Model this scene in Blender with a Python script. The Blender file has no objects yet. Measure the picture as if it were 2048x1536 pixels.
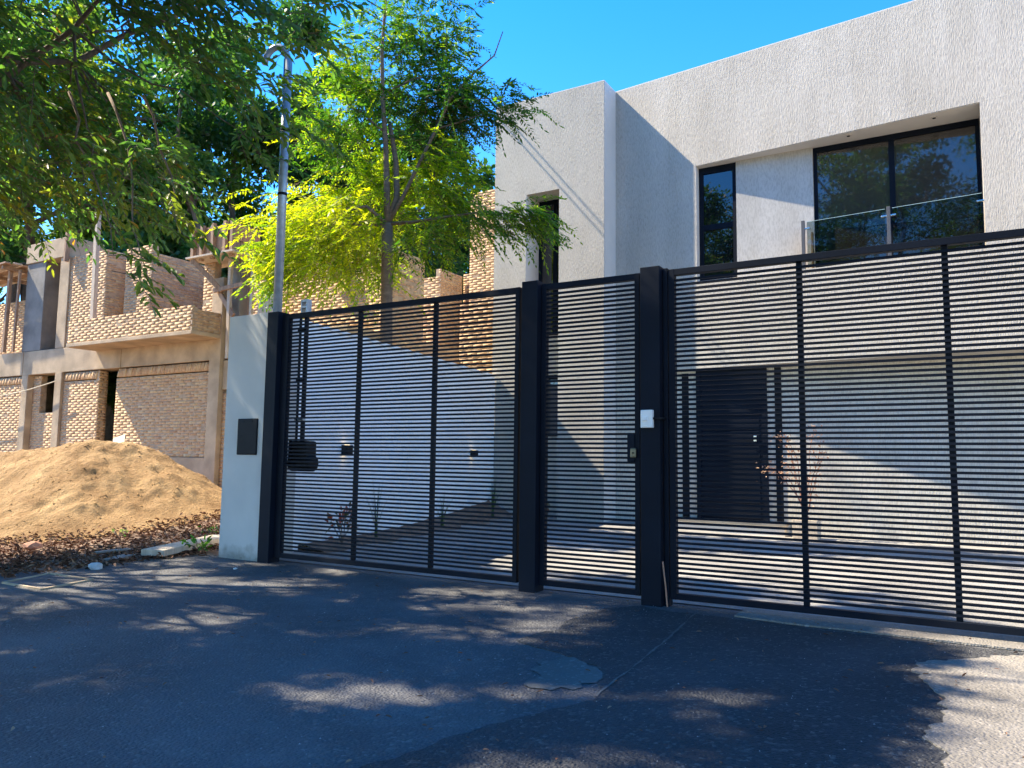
import bpy, bmesh, math, random
import numpy as np
from mathutils import Vector, Matrix

random.seed(7)
rng = np.random.default_rng(11)
SC = bpy.context.scene
COL = SC.collection

# ------------------------------------------------------------------ camera
def cam_axes(yaw, pitch, roll):
    f = np.array([-math.sin(yaw)*math.cos(pitch), math.cos(yaw)*math.cos(pitch), math.sin(pitch)])
    r = np.array([math.cos(yaw), math.sin(yaw), 0.0])
    u = np.cross(r, f)
    r2 = r*math.cos(roll)+u*math.sin(roll)
    u2 = -r*math.sin(roll)+u*math.cos(roll)
    return f, r2, u2
CAM = np.array([0.0, -5.6917, 1.0721])
CF, CR, CU = cam_axes(*[math.radians(a) for a in (30.514, 5.584, 0.739)])
cd = bpy.data.cameras.new('camera')
cam = bpy.data.objects.new('camera', cd)
COL.objects.link(cam)
cam.matrix_world = Matrix(((CR[0], CU[0], -CF[0], CAM[0]), (CR[1], CU[1], -CF[1], CAM[1]), (CR[2], CU[2], -CF[2], CAM[2]), (0, 0, 0, 1)))
cd.sensor_width = 36.0
cd.lens = 1552.5/2048*36.0
cd.clip_end = 1500
SC.camera = cam

# ------------------------------------------------------------------ sky, sun, exposure
SUN_AZ = math.radians(-103.1)      # clockwise from +Y
SUN_EL = math.radians(48.3)
world = bpy.data.worlds.new('World')
SC.world = world
world.use_nodes = True
wn, wl = world.node_tree.nodes, world.node_tree.links
sky = wn.new('ShaderNodeTexSky')
sky.sky_type = 'NISHITA'
sky.sun_disc = False
sky.sun_elevation = SUN_EL
sky.sun_rotation = SUN_AZ
sky.altitude = 200
sky.air_density = 1.0
sky.dust_density = 0.0
sky.ozone_density = 3.6
hs = wn.new('ShaderNodeHueSaturation')
hs.inputs['Saturation'].default_value = 1.36
hs.inputs['Value'].default_value = 1.0
hs.inputs['Hue'].default_value = 0.508
wl.new(sky.outputs[0], hs.inputs['Color'])
wl.new(hs.outputs[0], wn['Background'].inputs[0])
wn['Background'].inputs[1].default_value = 0.135
sl = bpy.data.lights.new('sun', 'SUN')
sl.energy = 4.0
sl.angle = math.radians(0.6)
sl.color = (1.0, 0.89, 0.70)
sun = bpy.data.objects.new('sun', sl)
COL.objects.link(sun)
to_sun = Vector((math.sin(SUN_AZ)*math.cos(SUN_EL), math.cos(SUN_AZ)*math.cos(SUN_EL), math.sin(SUN_EL)))
sun.rotation_euler = to_sun.to_track_quat('Z', 'Y').to_euler()
SC.view_settings.view_transform = 'Standard'
SC.view_settings.look = 'None'
SC.view_settings.gamma = 1.0
SC.view_settings.use_curve_mapping = False
SC.view_settings.exposure = 1.9
SC.render.engine = 'CYCLES'
SC.cycles.max_bounces = 8
SC.cycles.transparent_max_bounces = 12
SC.cycles.use_denoising = True

# ------------------------------------------------------------------ materials
MATS = {}
def new_mat(name):
    m = bpy.data.materials.new(name)
    m.use_nodes = True
    MATS[name] = m
    nt = m.node_tree
    return m, nt.nodes, nt.links, nt.nodes['Principled BSDF']

def pos_vec(n, l, scale):
    g = n.new('ShaderNodeNewGeometry')
    mp = n.new('ShaderNodeMapping')
    mp.inputs['Scale'].default_value = scale
    l.new(g.outputs['Position'], mp.inputs['Vector'])
    return mp.outputs[0]

def noise(n, l, vec, scale, detail=4.0, rough=0.55):
    t = n.new('ShaderNodeTexNoise')
    t.inputs['Scale'].default_value = scale
    t.inputs['Detail'].default_value = detail
    t.inputs['Roughness'].default_value = rough
    if vec is not None:
        l.new(vec, t.inputs['Vector'])
    return t.outputs[0]

def ramp(n, l, fac, stops):
    r = n.new('ShaderNodeValToRGB')
    e = r.color_ramp.elements
    while len(e) < len(stops):
        e.new(0.5)
    for i, (p, c) in enumerate(stops):
        e[i].position = p
        e[i].color = (*c, 1) if len(c) == 3 else c
    l.new(fac, r.inputs[0])
    return r.outputs[0]

def mix(n, l, fac, a, b, mode='MIX'):
    m = n.new('ShaderNodeMix')
    m.data_type = 'RGBA'
    m.blend_type = mode
    for sock, v in ((m.inputs[0], fac), (m.inputs[6], a), (m.inputs[7], b)):
        if hasattr(v, 'links') or isinstance(v, bpy.types.NodeSocket):
            l.new(v, sock)
        elif isinstance(v, (int, float)):
            sock.default_value = v
        else:
            sock.default_value = (*v, 1)
    return m.outputs[2]

def bump(n, l, b, height, strength, dist):
    bn = n.new('ShaderNodeBump')
    bn.inputs['Strength'].default_value = strength
    bn.inputs['Distance'].default_value = dist
    l.new(height, bn.inputs['Height'])
    l.new(bn.outputs[0], b.inputs['Normal'])
    return bn

def simple(name, col, rough=0.6, var=0.15, vscale=6.0, bscale=60.0, bstr=0.25, bdist=0.004, stretch=(1, 1, 1), metallic=0.0, spec=0.5):
    m, n, l, b = new_mat(name)
    v = pos_vec(n, l, stretch)
    f = noise(n, l, v, vscale, 5)
    lo = tuple(max(0, c*(1-var)) for c in col)
    hi = tuple(min(1, c*(1+var)) for c in col)
    c = ramp(n, l, f, [(0.3, lo), (0.7, hi)])
    l.new(c, b.inputs['Base Color'])
    b.inputs['Roughness'].default_value = rough
    b.inputs['Metallic'].default_value = metallic
    b.inputs['Specular IOR Level'].default_value = spec
    if bstr > 0:
        h = noise(n, l, v, bscale, 4)
        bump(n, l, b, h, bstr, bdist)
    return m

def plaster_mat(name, col, sx, sz, strength, dist):
    m, n, l, b = new_mat(name)
    v = pos_vec(n, l, (sx, sx, sz))
    h = noise(n, l, v, 1.0, 3.0, 0.55)
    v2 = pos_vec(n, l, (1, 1, 0.6))
    f = noise(n, l, v2, 1.3, 6, 0.6)
    c = ramp(n, l, f, [(0.3, tuple(x*0.9 for x in col)), (0.72, tuple(min(1, x*1.05) for x in col))])
    v3 = pos_vec(n, l, (2.6, 2.6, 0.22))
    c = mix(n, l, 1.0, c, ramp(n, l, noise(n, l, v3, 1.0, 5, 0.6), [(0.30, (0.90, 0.89, 0.87)), (0.6, (1.0, 1.0, 1.0))]), 'MULTIPLY')
    hr = ramp(n, l, h, [(0.36, (0.82, 0.81, 0.80)), (0.56, (1, 1, 1))])
    c = mix(n, l, 1.0, c, hr, 'MULTIPLY')
    l.new(c, b.inputs['Base Color'])
    b.inputs['Roughness'].default_value = 0.85
    b.inputs['Specular IOR Level'].default_value = 0.2
    bump(n, l, b, h, strength, dist)
    return m

plaster_mat('raked_plaster', (0.57, 0.515, 0.435), 76.0, 15.0, 0.7, 0.013)
plaster_mat('brightened_plaster', (0.70, 0.64, 0.53), 58.0, 12.0, 0.5, 0.012)  # house plaster made paler: the lower wall's brightness is put into its colour
plaster_mat('fine_plaster', (0.60, 0.56, 0.50), 60.0, 16.0, 0.3, 0.006)
simple('smooth_render', (0.66, 0.61, 0.54), 0.8, 0.05, 1.5, 90, 0.15, 0.003)
simple('white_paint', (0.86, 0.855, 0.84), 0.75, 0.05, 1.2, 80, 0.12, 0.003)
simple('black_steel', (0.006, 0.009, 0.016), 0.55, 0.2, 3.0, 200, 0.05, 0.001, spec=0.10)
simple('dark_plastic', (0.009, 0.010, 0.012), 0.55, 0.2, 8.0, 200, 0.05, 0.001, spec=0.12)
simple('galvanised', (0.36, 0.40, 0.43), 0.4, 0.2, 14.0, 80, 0.08, 0.001, metallic=0.35)
simple('glass_rim', (0.35, 0.47, 0.47), 0.2, 0.02, 6, 90, 0.0, 0.0)
simple('post_grey', (0.09, 0.088, 0.09), 0.5, 0.1, 6, 90, 0.0, 0.0)
simple('chrome', (0.7, 0.7, 0.7), 0.2, 0.05, 5, 80, 0, 0, metallic=1.0)
simple('white_plastic', (0.85, 0.80, 0.73), 0.4, 0.03, 4, 80, 0, 0)
simple('concrete', (0.44, 0.325, 0.205), 0.9, 0.28, 2.2, 30, 0.5, 0.012)
simple('grey_concrete', (0.22, 0.20, 0.17), 0.9, 0.25, 2.5, 30, 0.5, 0.01)
simple('mortar', (0.43, 0.315, 0.205), 0.95, 0.25, 9, 70, 0.6, 0.012)
simple('timber', (0.35, 0.215, 0.125), 0.8, 0.3, 5, 40, 0.4, 0.004, stretch=(6, 6, 1))
simple('pale_timber', (0.52, 0.42, 0.31), 0.8, 0.22, 5, 40, 0.4, 0.004, stretch=(5, 5, 1))
simple('bark', (0.17, 0.12, 0.085), 0.9, 0.35, 9, 30, 0.7, 0.015, stretch=(2.5, 2.5, 0.6))
simple('smooth_bark', (0.19, 0.125, 0.08), 0.85, 0.3, 12, 40, 0.5, 0.006, stretch=(1, 1, 2.5))
simple('terracotta', (0.42, 0.20, 0.12), 0.85, 0.25, 8, 60, 0.4, 0.006)
simple('earth', (0.20, 0.13, 0.085), 0.95, 0.4, 4, 30, 0.8, 0.02)
simple('rope', (0.6, 0.52, 0.36), 0.9, 0.1, 20, 100, 0.2, 0.002)
simple('stone', (0.55, 0.53, 0.50), 0.85, 0.2, 20, 60, 0.4, 0.006)
simple('brass', (0.16, 0.14, 0.09), 0.4, 0.1, 20, 60, 0.0, 0.0, metallic=0.6)

def attr_mat(name, stops, rough=0.8, trans=None, gloss=0.3, bscale=None, bstr=0.5, bdist=0.008):
    """colour from the per-face attribute 'tint'"""
    m, n, l, b = new_mat(name)
    a = n.new('ShaderNodeAttribute')
    a.attribute_name = 'tint'
    c = ramp(n, l, a.outputs['Fac'], stops)
    if bscale:
        v = pos_vec(n, l, (1, 1, 1))
        nz = noise(n, l, v, 14, 5)
        c = mix(n, l, 0.55, c, ramp(n, l, nz, [(0.3, (0.45, 0.42, 0.4)), (0.68, (1.15, 1.12, 1.05))]), 'MULTIPLY')
        h = noise(n, l, v, bscale, 4)
        bump(n, l, b, h, bstr, bdist)
    l.new(c, b.inputs['Base Color'])
    b.inputs['Roughness'].default_value = rough
    b.inputs['Specular IOR Level'].default_value = gloss
    if trans:
        tr = n.new('ShaderNodeBsdfTranslucent')
        tc = mix(n, l, 1.0, c, trans[1], 'MULTIPLY')
        l.new(tc, tr.inputs['Color'])
        ms = n.new('ShaderNodeMixShader')
        ms.inputs[0].default_value = trans[0]
        out = n['Material Output']
        l.new(b.outputs[0], ms.inputs[1])
        l.new(tr.outputs[0], ms.inputs[2])
        l.new(ms.outputs[0], out.inputs['Surface'])
    return m
attr_mat('brick', [(0.0, (0.48, 0.29, 0.17)), (0.3, (0.58, 0.38, 0.225)), (0.75, (0.62, 0.425, 0.25)), (1.0, (0.67, 0.50, 0.29))], 0.9, None, 0.15, 60, 0.5, 0.010)
attr_mat('street_leaf', [(0.0, (0.045, 0.105, 0.055)), (0.55, (0.085, 0.165, 0.050)), (0.90, (0.22, 0.24, 0.04)), (0.965, (0.24, 0.22, 0.03)), (0.985, (0.45, 0.16, 0.03)), (1.0, (0.50, 0.17, 0.03))], 0.45, (0.55, (1.5, 1.9, 0.6)), 0.5)
attr_mat('golden_leaf', [(0.0, (0.025, 0.085, 0.020)), (0.35, (0.08, 0.20, 0.02)), (0.65, (0.30, 0.40, 0.012)), (1.0, (0.50, 0.47, 0.010))], 0.5, (0.55, (1.5, 1.6, 0.5)), 0.4)
attr_mat('forest_leaf', [(0.0, (0.025, 0.068, 0.028)), (0.5, (0.065, 0.14, 0.032)), (0.85, (0.14, 0.21, 0.036)), (1.0, (0.22, 0.26, 0.04))], 0.5, (0.5, (1.4, 1.8, 0.6)), 0.5)
attr_mat('litter_leaf', [(0.0, (0.06, 0.025, 0.014)), (0.5, (0.16, 0.07, 0.035)), (0.85, (0.28, 0.14, 0.075)), (1.0, (0.42, 0.28, 0.17))], 0.8)
attr_mat('grass_blade', [(0.0, (0.02, 0.06, 0.018)), (0.6, (0.05, 0.11, 0.03)), (1.0, (0.22, 0.24, 0.08))], 0.5, (0.3, (1.3, 1.5, 0.6)), 0.4)
attr_mat('weed_leaf', [(0.0, (0.05, 0.16, 0.02)), (1.0, (0.16, 0.34, 0.03))], 0.5, (0.35, (1.2, 1.5, 0.6)), 0.4)
attr_mat('red_leaf', [(0.0, (0.03, 0.05, 0.015)), (0.45, (0.16, 0.15, 0.03)), (0.6, (0.30, 0.05, 0.03)), (1.0, (0.48, 0.10, 0.05))], 0.4, (0.3, (1.3, 1.2, 0.8)), 0.5)
attr_mat('dry_leaf', [(0.0, (0.35, 0.18, 0.11)), (1.0, (0.68, 0.48, 0.36))], 0.8, (0.3, (1.1, 1, 0.8)), 0.2)
attr_mat('chip', [(0.0, (0.08, 0.08, 0.085)), (0.7, (0.22, 0.215, 0.20)), (1.0, (0.45, 0.42, 0.38))], 0.7)

def asphalt_mat(name, base, speck, bstr, bdist, worn=None):
    m, n, l, b = new_mat(name)
    v = pos_vec(n, l, (1, 1, 1))
    big = noise(n, l, v, 0.9, 6, 0.6)
    c = ramp(n, l, big, [(0.33, tuple(x*0.72 for x in base)), (0.7, tuple(x*1.35 for x in base))])
    if worn:
        w = noise(n, l, v, 2.3, 7, 0.65)
        c = mix(n, l, ramp(n, l, w, [(0.56, (0, 0, 0)), (0.74, (1, 1, 1))]), c, worn)
    du = noise(n, l, v, 0.55, 8, 0.7)
    c = mix(n, l, ramp(n, l, du, [(0.50, (0, 0, 0)), (0.72, (0.7, 0.7, 0.7))]), c, tuple(min(0.6, x*1.9+0.02) for x in base))
    st = noise(n, l, v, 4.5, 6, 0.7)
    c = mix(n, l, ramp(n, l, st, [(0.60, (0, 0, 0)), (0.78, (0.6, 0.6, 0.6))]), c, tuple(x*0.55 for x in base))
    vo = n.new('ShaderNodeTexVoronoi')
    vo.inputs['Scale'].default_value = 62
    l.new(v, vo.inputs['Vector'])
    sp = ramp(n, l, vo.outputs['Color'], [(0.72, (0, 0, 0)), (0.98, (1, 1, 1))])
    c = mix(n, l, sp, c, speck)
    l.new(c, b.inputs['Base Color'])
    b.inputs['Roughness'].default_value = 0.72
    b.inputs['Specular IOR Level'].default_value = 0.35
    h1 = noise(n, l, v, 75, 4, 0.65)
    h2 = ramp(n, l, vo.outputs['Distance'], [(0.0, (1, 1, 1)), (0.6, (0, 0, 0))])
    h = mix(n, l, 0.5, h1, h2)
    bump(n, l, b, h, bstr, bdist)
    return m
asphalt_mat('old_asphalt', (0.085, 0.083, 0.084), (0.17, 0.165, 0.155), 0.9, 0.016, (0.12, 0.115, 0.11))
asphalt_mat('new_asphalt', (0.042, 0.042, 0.044), (0.13, 0.128, 0.12), 1.0, 0.020)
asphalt_mat('yard_asphalt', (0.25, 0.235, 0.21), (0.36, 0.335, 0.30), 0.7, 0.010, (0.31, 0.29, 0.255))
asphalt_mat('pale_concrete', (0.19, 0.17, 0.145), (0.34, 0.30, 0.255), 0.9, 0.012, (0.13, 0.118, 0.10))
asphalt_mat('worn_patch', (0.105, 0.108, 0.10), (0.20, 0.20, 0.18), 0.5, 0.006)

def sand_mat():
    m, n, l, b = new_mat('sand')
    v = pos_vec(n, l, (1, 1, 1))
    f = noise(n, l, v, 2.2, 7, 0.62)
    c = ramp(n, l, f, [(0.3, (0.24, 0.14, 0.065)), (0.52, (0.39, 0.245, 0.12)), (0.75, (0.52, 0.345, 0.175))])
    l.new(c, b.inputs['Base Color'])
    b.inputs['Roughness'].default_value = 0.95
    b.inputs['Specular IOR Level'].default_value = 0.1
    h = noise(n, l, v, 28, 7, 0.65)
    bump(n, l, b, h, 1.0, 0.05)
sand_mat()

def glass_mats():
    m, n, l, b = new_mat('dark_glass')
    b.inputs['Base Color'].default_value = (0.006, 0.007, 0.009, 1)
    b.inputs['Roughness'].default_value = 0.015
    b.inputs['IOR'].default_value = 1.8
    m, n, l, b = new_mat('bronze_glass')
    b.inputs['Base Color'].default_value = (0.05, 0.042, 0.034, 1)
    b.inputs['Roughness'].default_value = 0.02
    b.inputs['IOR'].default_value = 1.8
    m, n, l, b = new_mat('clear_glass')
    out = n['Material Output']
    tr = n.new('ShaderNodeBsdfTransparent')
    tr.inputs[0].default_value = (0.60, 0.66, 0.68, 1)
    gl = n.new('ShaderNodeBsdfGlossy')
    gl.inputs['Roughness'].default_value = 0.02
    fr = n.new('ShaderNodeFresnel')
    fr.inputs[0].default_value = 1.5
    ms = n.new('ShaderNodeMixShader')
    l.new(fr.outputs[0], ms.inputs[0])
    l.new(tr.outputs[0], ms.inputs[1])
    l.new(gl.outputs[0], ms.inputs[2])
    l.new(ms.outputs[0], out.inputs['Surface'])
    m, n, l, b = new_mat('lamp_glow')
    b.inputs['Emission Color'].default_value = (1.0, 0.72, 0.32, 1)
    b.inputs['Emission Strength'].default_value = 1.5
glass_mats()

# ------------------------------------------------------------------ object helpers
def link(o, parent=None):
    COL.objects.link(o)
    if parent is not None:
        o.parent = parent
    return o

def tag(o, label=None, cat=None, group=None, kind=None):
    if label: o['label'] = label
    if cat: o['category'] = cat
    if group: o['group'] = group
    if kind: o['kind'] = kind
    return o

def empty(name, loc, label, cat, group=None):
    o = bpy.data.objects.new(name, None)
    o.location = loc
    o.empty_display_size = 0.2
    link(o)
    return tag(o, label, cat, group)

def raw_mesh(name, V, Fq, mat, tint=None, smooth=False):
    """V (n,3), Fq (m,k) all faces with k corners"""
    V = np.asarray(V, dtype=np.float32)
    Fq = np.asarray(Fq, dtype=np.int32)
    me = bpy.data.meshes.new(name)
    k = Fq.shape[1]
    me.vertices.add(len(V))
    me.vertices.foreach_set('co', V.ravel())
    me.loops.add(Fq.size)
    me.loops.foreach_set('vertex_index', Fq.ravel())
    me.polygons.add(len(Fq))
    me.polygons.foreach_set('loop_start', np.arange(0, Fq.size, k, dtype=np.int32))
    me.polygons.foreach_set('loop_total', np.full(len(Fq), k, dtype=np.int32))
    if smooth:
        me.polygons.foreach_set('use_smooth', np.ones(len(Fq), dtype=bool))
    if tint is not None:
        at = me.attributes.new('tint', 'FLOAT', 'FACE')
        at.data.foreach_set('value', np.asarray(tint, dtype=np.float32))
    me.materials.append(MATS[mat])
    me.update(calc_edges=True)
    return me

BOXF = np.array([[0, 3, 2, 1], [4, 5, 6, 7], [0, 1, 5, 4], [1, 2, 6, 5], [2, 3, 7, 6], [3, 0, 4, 7]])

class MB:
    """collects boxes, prisms and tubes; build() links them as one mesh object"""
    def __init__(self):
        self.v = []
        self.f = []
    def add(self, vs, fs):
        k = len(self.v)
        self.v += [tuple(map(float, p)) for p in vs]
        self.f += [tuple(int(i)+k for i in q) for q in fs]
        return self
    def box(self, x0, x1, y0, y1, z0, z1):
        return self.add([(x0, y0, z0), (x1, y0, z0), (x1, y1, z0), (x0, y1, z0), (x0, y0, z1), (x1, y0, z1), (x1, y1, z1), (x0, y1, z1)], BOXF)
    def bar(self, a, b, w, h, up=(0, 0, 1)):
        a, b = Vector(a), Vector(b)
        d = (b-a).normalized()
        s = d.cross(Vector(up))
        if s.length < 1e-4:
            s = d.cross(Vector((0, 1, 0)))
        s.normalize()
        u = s.cross(d).normalized()
        s, u = s*w/2, u*h/2
        vs = [a-s-u, b-s-u, b+s-u, a+s-u, a-s+u, b-s+u, b+s+u, a+s+u]
        return self.add(vs, [[0, 1, 2, 3][::-1], [4, 5, 6, 7], [0, 1, 5, 4], [1, 2, 6, 5], [2, 3, 7, 6], [3, 0, 4, 7]])
    def prism(self, poly, z0, z1):
        n = len(poly)
        vs = [(x, y, z0) for x, y in poly]+[(x, y, z1) for x, y in poly]
        fs = [list(range(n))[::-1], list(range(n, 2*n))]+[[i, (i+1) % n, n+(i+1) % n, n+i] for i in range(n)]
        return self.add(vs, fs)
    def tube(self, pts, rad, n=8, cap=True):
        pts = [Vector(p) for p in pts]
        if isinstance(rad, (int, float)):
            rad = [rad]*len(pts)
        vs, fs = [], []
        prev = None
        for i, p in enumerate(pts):
            d = (pts[min(i+1, len(pts)-1)]-pts[max(i-1, 0)])
            d = d.normalized() if d.length > 1e-6 else Vector((0, 0, 1))
            if prev is None:
                s = d.orthogonal().normalized()
            else:
                s = (prev-d*prev.dot(d))
                s = s.normalized() if s.length > 1e-5 else d.orthogonal().normalized()
            prev = s
            t = d.cross(s)
            for k in range(n):
                a = 2*math.pi*k/n
                vs.append(p+(s*math.cos(a)+t*math.sin(a))*rad[i])
        for i in range(len(pts)-1):
            for k in range(n):
                fs.append([i*n+k, i*n+(k+1) % n, (i+1)*n+(k+1) % n, (i+1)*n+k])
        if cap:
            fs.append(list(range(n))[::-1])
            fs.append([(len(pts)-1)*n+k for k in range(n)])
        return self.add(vs, fs)
    def build(self, name, mat, parent=None, bevel=0.0, smooth=False):
        me = bpy.data.meshes.new(name)
        me.from_pydata(self.v, [], self.f)
        me.materials.append(MATS[mat])
        if bevel > 0:
            bm = bmesh.new()
            bm.from_mesh(me)
            bmesh.ops.bevel(bm, geom=[e for e in bm.edges if e.calc_face_angle(0) > 0.5], offset=bevel, segments=2, affect='EDGES', profile=0.6)
            bm.to_mesh(me)
            bm.free()
        if smooth:
            me.polygons.foreach_set('use_smooth', [True]*len(me.polygons))
        me.update()
        o = bpy.data.objects.new(name, me)
        link(o, parent)
        if parent is not None:
            o.location = -Vector(parent.location)
        return o

def place(name, me, parent=None):
    o = bpy.data.objects.new(name, me)
    link(o, parent)
    if parent is not None:
        o.location = -Vector(parent.location)
    return o

# ------------------------------------------------------------------ ground
def sstep(a, b, x):
    t = np.clip((x-a)/(b-a), 0, 1)
    return t*t*(3-2*t)
def ground_z(x, y):
    x = np.asarray(x, float)
    y = np.asarray(y, float)
    lot = 0.48*sstep(-1.0, 4.6, y)*sstep(-7.0, -8.6, x)
    yard = -0.085*sstep(0.3, 6.8, y)*sstep(-5.6, -2.8, x)
    far = 0.6*sstep(6, 22, y)
    return lot+yard+far*sstep(-7, -9, x)

xs = np.concatenate([[-300, -150, -80, -50, -35], np.arange(-26, 10, 0.4), [14, 25, 50, 120, 300]])
ys = np.concatenate([[-300, -120, -50, -25, -14], np.arange(-10, 16, 0.4), [20, 24, 35, 60, 120, 300]])
GX, GY = np.meshgrid(xs, ys)
GZ = ground_z(GX, GY)
nx, ny = len(xs), len(ys)
idx = np.arange(nx*ny).reshape(ny, nx)
Q = np.stack([idx[:-1, :-1], idx[:-1, 1:], idx[1:, 1:], idx[1:, :-1]], -1).reshape(-1, 4)
o = place('ground', raw_mesh('ground', np.stack([GX, GY, GZ], -1).reshape(-1, 3), Q, 'earth', smooth=True))
tag(o, 'bare brown earth of the lots', None, None, 'structure')

def jag(poly, step=0.12, amp=0.05, seed=1):
    r = random.Random(seed)
    out = []
    n = len(poly)
    for i in range(n):
        a, b = Vector(poly[i]), Vector(poly[(i+1) % n])
        L = (b-a).length
        k = max(1, min(60, int(L/step)))
        nrm = Vector((-(b-a).y, (b-a).x)).normalized() if L > 0 else Vector((0, 0))
        w = 0
        for j in range(k):
            w = 0.6*w+r.uniform(-amp, amp)
            p = a+(b-a)*(j/k)+(nrm*w if j > 0 and L < 8 else Vector((0, 0)))
            out.append((p.x, p.y))
    return out

def sheet(name, poly, z, mat, label, seed=1, amp=0.05, step=0.12, thick=0.0):
    pts = jag(poly, step, amp, seed)
    bm = bmesh.new()
    vs = [bm.verts.new((x, y, z)) for x, y in pts]
    f = bm.faces.new(vs)
    bm.normal_update()
    if f.normal.z < 0:
        f.normal_flip()
    if thick > 0:
        r = bmesh.ops.extrude_face_region(bm, geom=[f])
        # keep the top, drop a skirt
        for v in [g for g in r['geom'] if isinstance(g, bmesh.types.BMVert)]:
            pass
        for v in vs:
            v.co.z -= thick
    bmesh.ops.triangulate(bm, faces=bm.faces[:])
    me = bpy.data.meshes.new(name)
    bm.to_mesh(me)
    bm.free()
    me.materials.append(MATS[mat])
    ob = place(name, me)
    return tag(ob, label, None, None, 'structure')

sheet('street_apron', [(-7.25, 0.02), (-7.25, -0.6), (-7.2, -1.4), (-7.5, -1.95), (-12, -2.05), (-40, -2.2), (-40, -12.0), (40, -12.0), (40, 0.12), (-6.3, 0.12)], 0.006, 'old_asphalt', 'old grey asphalt in front of the gates', 3, 0.05)
sheet('fresh_asphalt', [(-2.36, -1.60), (-2.28, -1.22), (-2.36, -0.85), (-2.32, -0.36), (-2.13, -0.12), (-1.93, -0.22), (-1.4, -0.24), (-0.3, -0.25), (0.3, -0.28), (9, -0.30), (9, -11.5), (-2.6, -11.5), (-2.3, -6.0), (-1.72, -3.0), (-1.50, -2.33), (-1.62, -2.02), (-1.72, -1.86)], 0.012, 'new_asphalt', 'newer dark coarse asphalt in front of the wide gate', 5, 0.02, 0.06, 0.006)
sheet('concrete_pad', [(0.22, -0.34), (-0.10, -0.68), (-0.25, -0.84), (-0.29, -1.0), (-0.21, -1.35), (-0.13, -1.67), (-0.20, -2.07), (-0.12, -2.44), (0.1, -3.2), (0.3, -4.5), (3.4, -4.2), (3.6, -0.4)], 0.018, 'pale_concrete', 'pale sunlit concrete pad at the street corner', 8, 0.030, 0.04, 0.006)
sheet('worn_asphalt', [(-1.82, -2.40), (-1.62, -2.26), (-1.60, -2.05), (-1.70, -1.90), (-1.95, -1.80), (-2.03, -1.95), (-1.92, -2.15)], 0.0105, 'worn_patch', 'small pale worn patch in the asphalt', 9, 0.045, 0.045)
sheet('gate_threshold', [(-1.45, -0.16), (-1.15, -0.20), (-0.3, -0.21), (0.3, -0.22), (3.2, -0.25), (3.2, 0.16), (-1.45, 0.16)], 0.022, 'pale_concrete', 'narrow concrete strip under the wide gate', 12, 0.008, 0.08, 0.012)
sheet('asphalt_joint', [(-1.505, -2.36), (-1.60, -1.2), (-1.715, -0.20), (-1.706, -0.20), (-1.592, -1.2), (-1.495, -2.36)], 0.0165, 'worn_patch', 'thin pale joint line in the asphalt', 17, 0.006, 0.06)
# yard behind the gates follows the ground
def grid_sheet(name, x0, x1, y0, y1, dz, mat, label, n=(40, 40), inside=None):
    X, Y = np.meshgrid(np.linspace(x0, x1, n[0]), np.linspace(y0, y1, n[1]))
    Z = ground_z(X, Y)+dz
    ii = np.arange(n[0]*n[1]).reshape(n[1], n[0])
    q = np.stack([ii[:-1, :-1], ii[:-1, 1:], ii[1:, 1:], ii[1:, :-1]], -1).reshape(-1, 4)
    V = np.stack([X, Y, Z], -1).reshape(-1, 3)
    if inside is not None:
        q = q[[inside(*V[k].mean(0)[:2]) for k in q]]
    ob = place(name, raw_mesh(name, V, q, mat, smooth=True))
    return tag(ob, label, None, None, 'structure')
WALL_D = np.array([math.cos(math.radians(100)), math.sin(math.radians(100))])
def wall_x(y):
    return -7.86+WALL_D[0]/WALL_D[1]*(y-7.0)
grid_sheet('driveway', -8.0, 11.0, 0.13, 9.0, 0.012, 'yard_asphalt', 'grey asphalt yard behind the gates', (80, 60), lambda x, y: x > wall_x(y)-0.1)
vv, ff = [], []
for i in range(40):
    y = 0.85+5.9*i/39
    w = 0.55+0.10*math.sin(i*0.9)+random.uniform(-.05, .05)
    for k, (dx, dz) in enumerate(((0.0, 0.06), (w*0.4, 0.075), (w*0.8, 0.05), (w, 0.014))):
        vv.append((wall_x(y)+dx, y, float(ground_z(wall_x(y)+dx, y))+dz+random.uniform(-.008, .008)))
for i in range(39):
    for k in range(3):
        ff.append([i*4+k, i*4+k+1, (i+1)*4+k+1, (i+1)*4+k])
tag(place('planting_bed', raw_mesh('planting_bed', vv, ff, 'earth')), 'strip of brown soil along the white wall', None, None, 'structure')

# ------------------------------------------------------------------ modern house
FA = math.tan(math.radians(-6.0))
def fy(x):                      # front plane of the upper storey
    return 7.53+FA*(x+5.58)
house = empty('modern_house', (-2.0, 9.0, -0.1), 'white rough plastered two storey house with a recessed upper window', 'house')
b = MB()
b.box(-7.93, -7.21, 7.0, 12, -0.3, 8.09)
b.box(-6.50, -5.58, 7.0, 12, -0.3, 8.09)
b.box(-7.21, -6.50, 7.0, 12, 6.18, 8.09)
b.build('tower_wall', 'raked_plaster', house)
b = MB().box(-7.212, -6.498, 7.56, 11.9, -0.3, 6.20)
b.build('recess_wall', 'smooth_render', house)
b = MB().box(-5.62, -5.575, 7.0, 7.002, -0.2, 8.085)
R = 9.5
b = MB()
b.prism([(-5.575, fy(-5.575)), (R, fy(R)), (R, 12), (-5.575, 12)], 6.28, 8.09)
b.prism([(-5.575, fy(-5.575)), (-3.98, fy(-3.98)), (-3.98, 11.9), (-5.575, 11.9)], 2.68, 6.279)
b.prism([(0.31, fy(0.31)), (R, fy(R)), (R, 11.9), (0.31, 11.9)], 2.68, 6.279)
b.prism([(-3.98, fy(-3.98)), (0.31, fy(0.31)), (0.31, 11.9), (-3.98, 11.9)], 2.68, 4.17)
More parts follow.
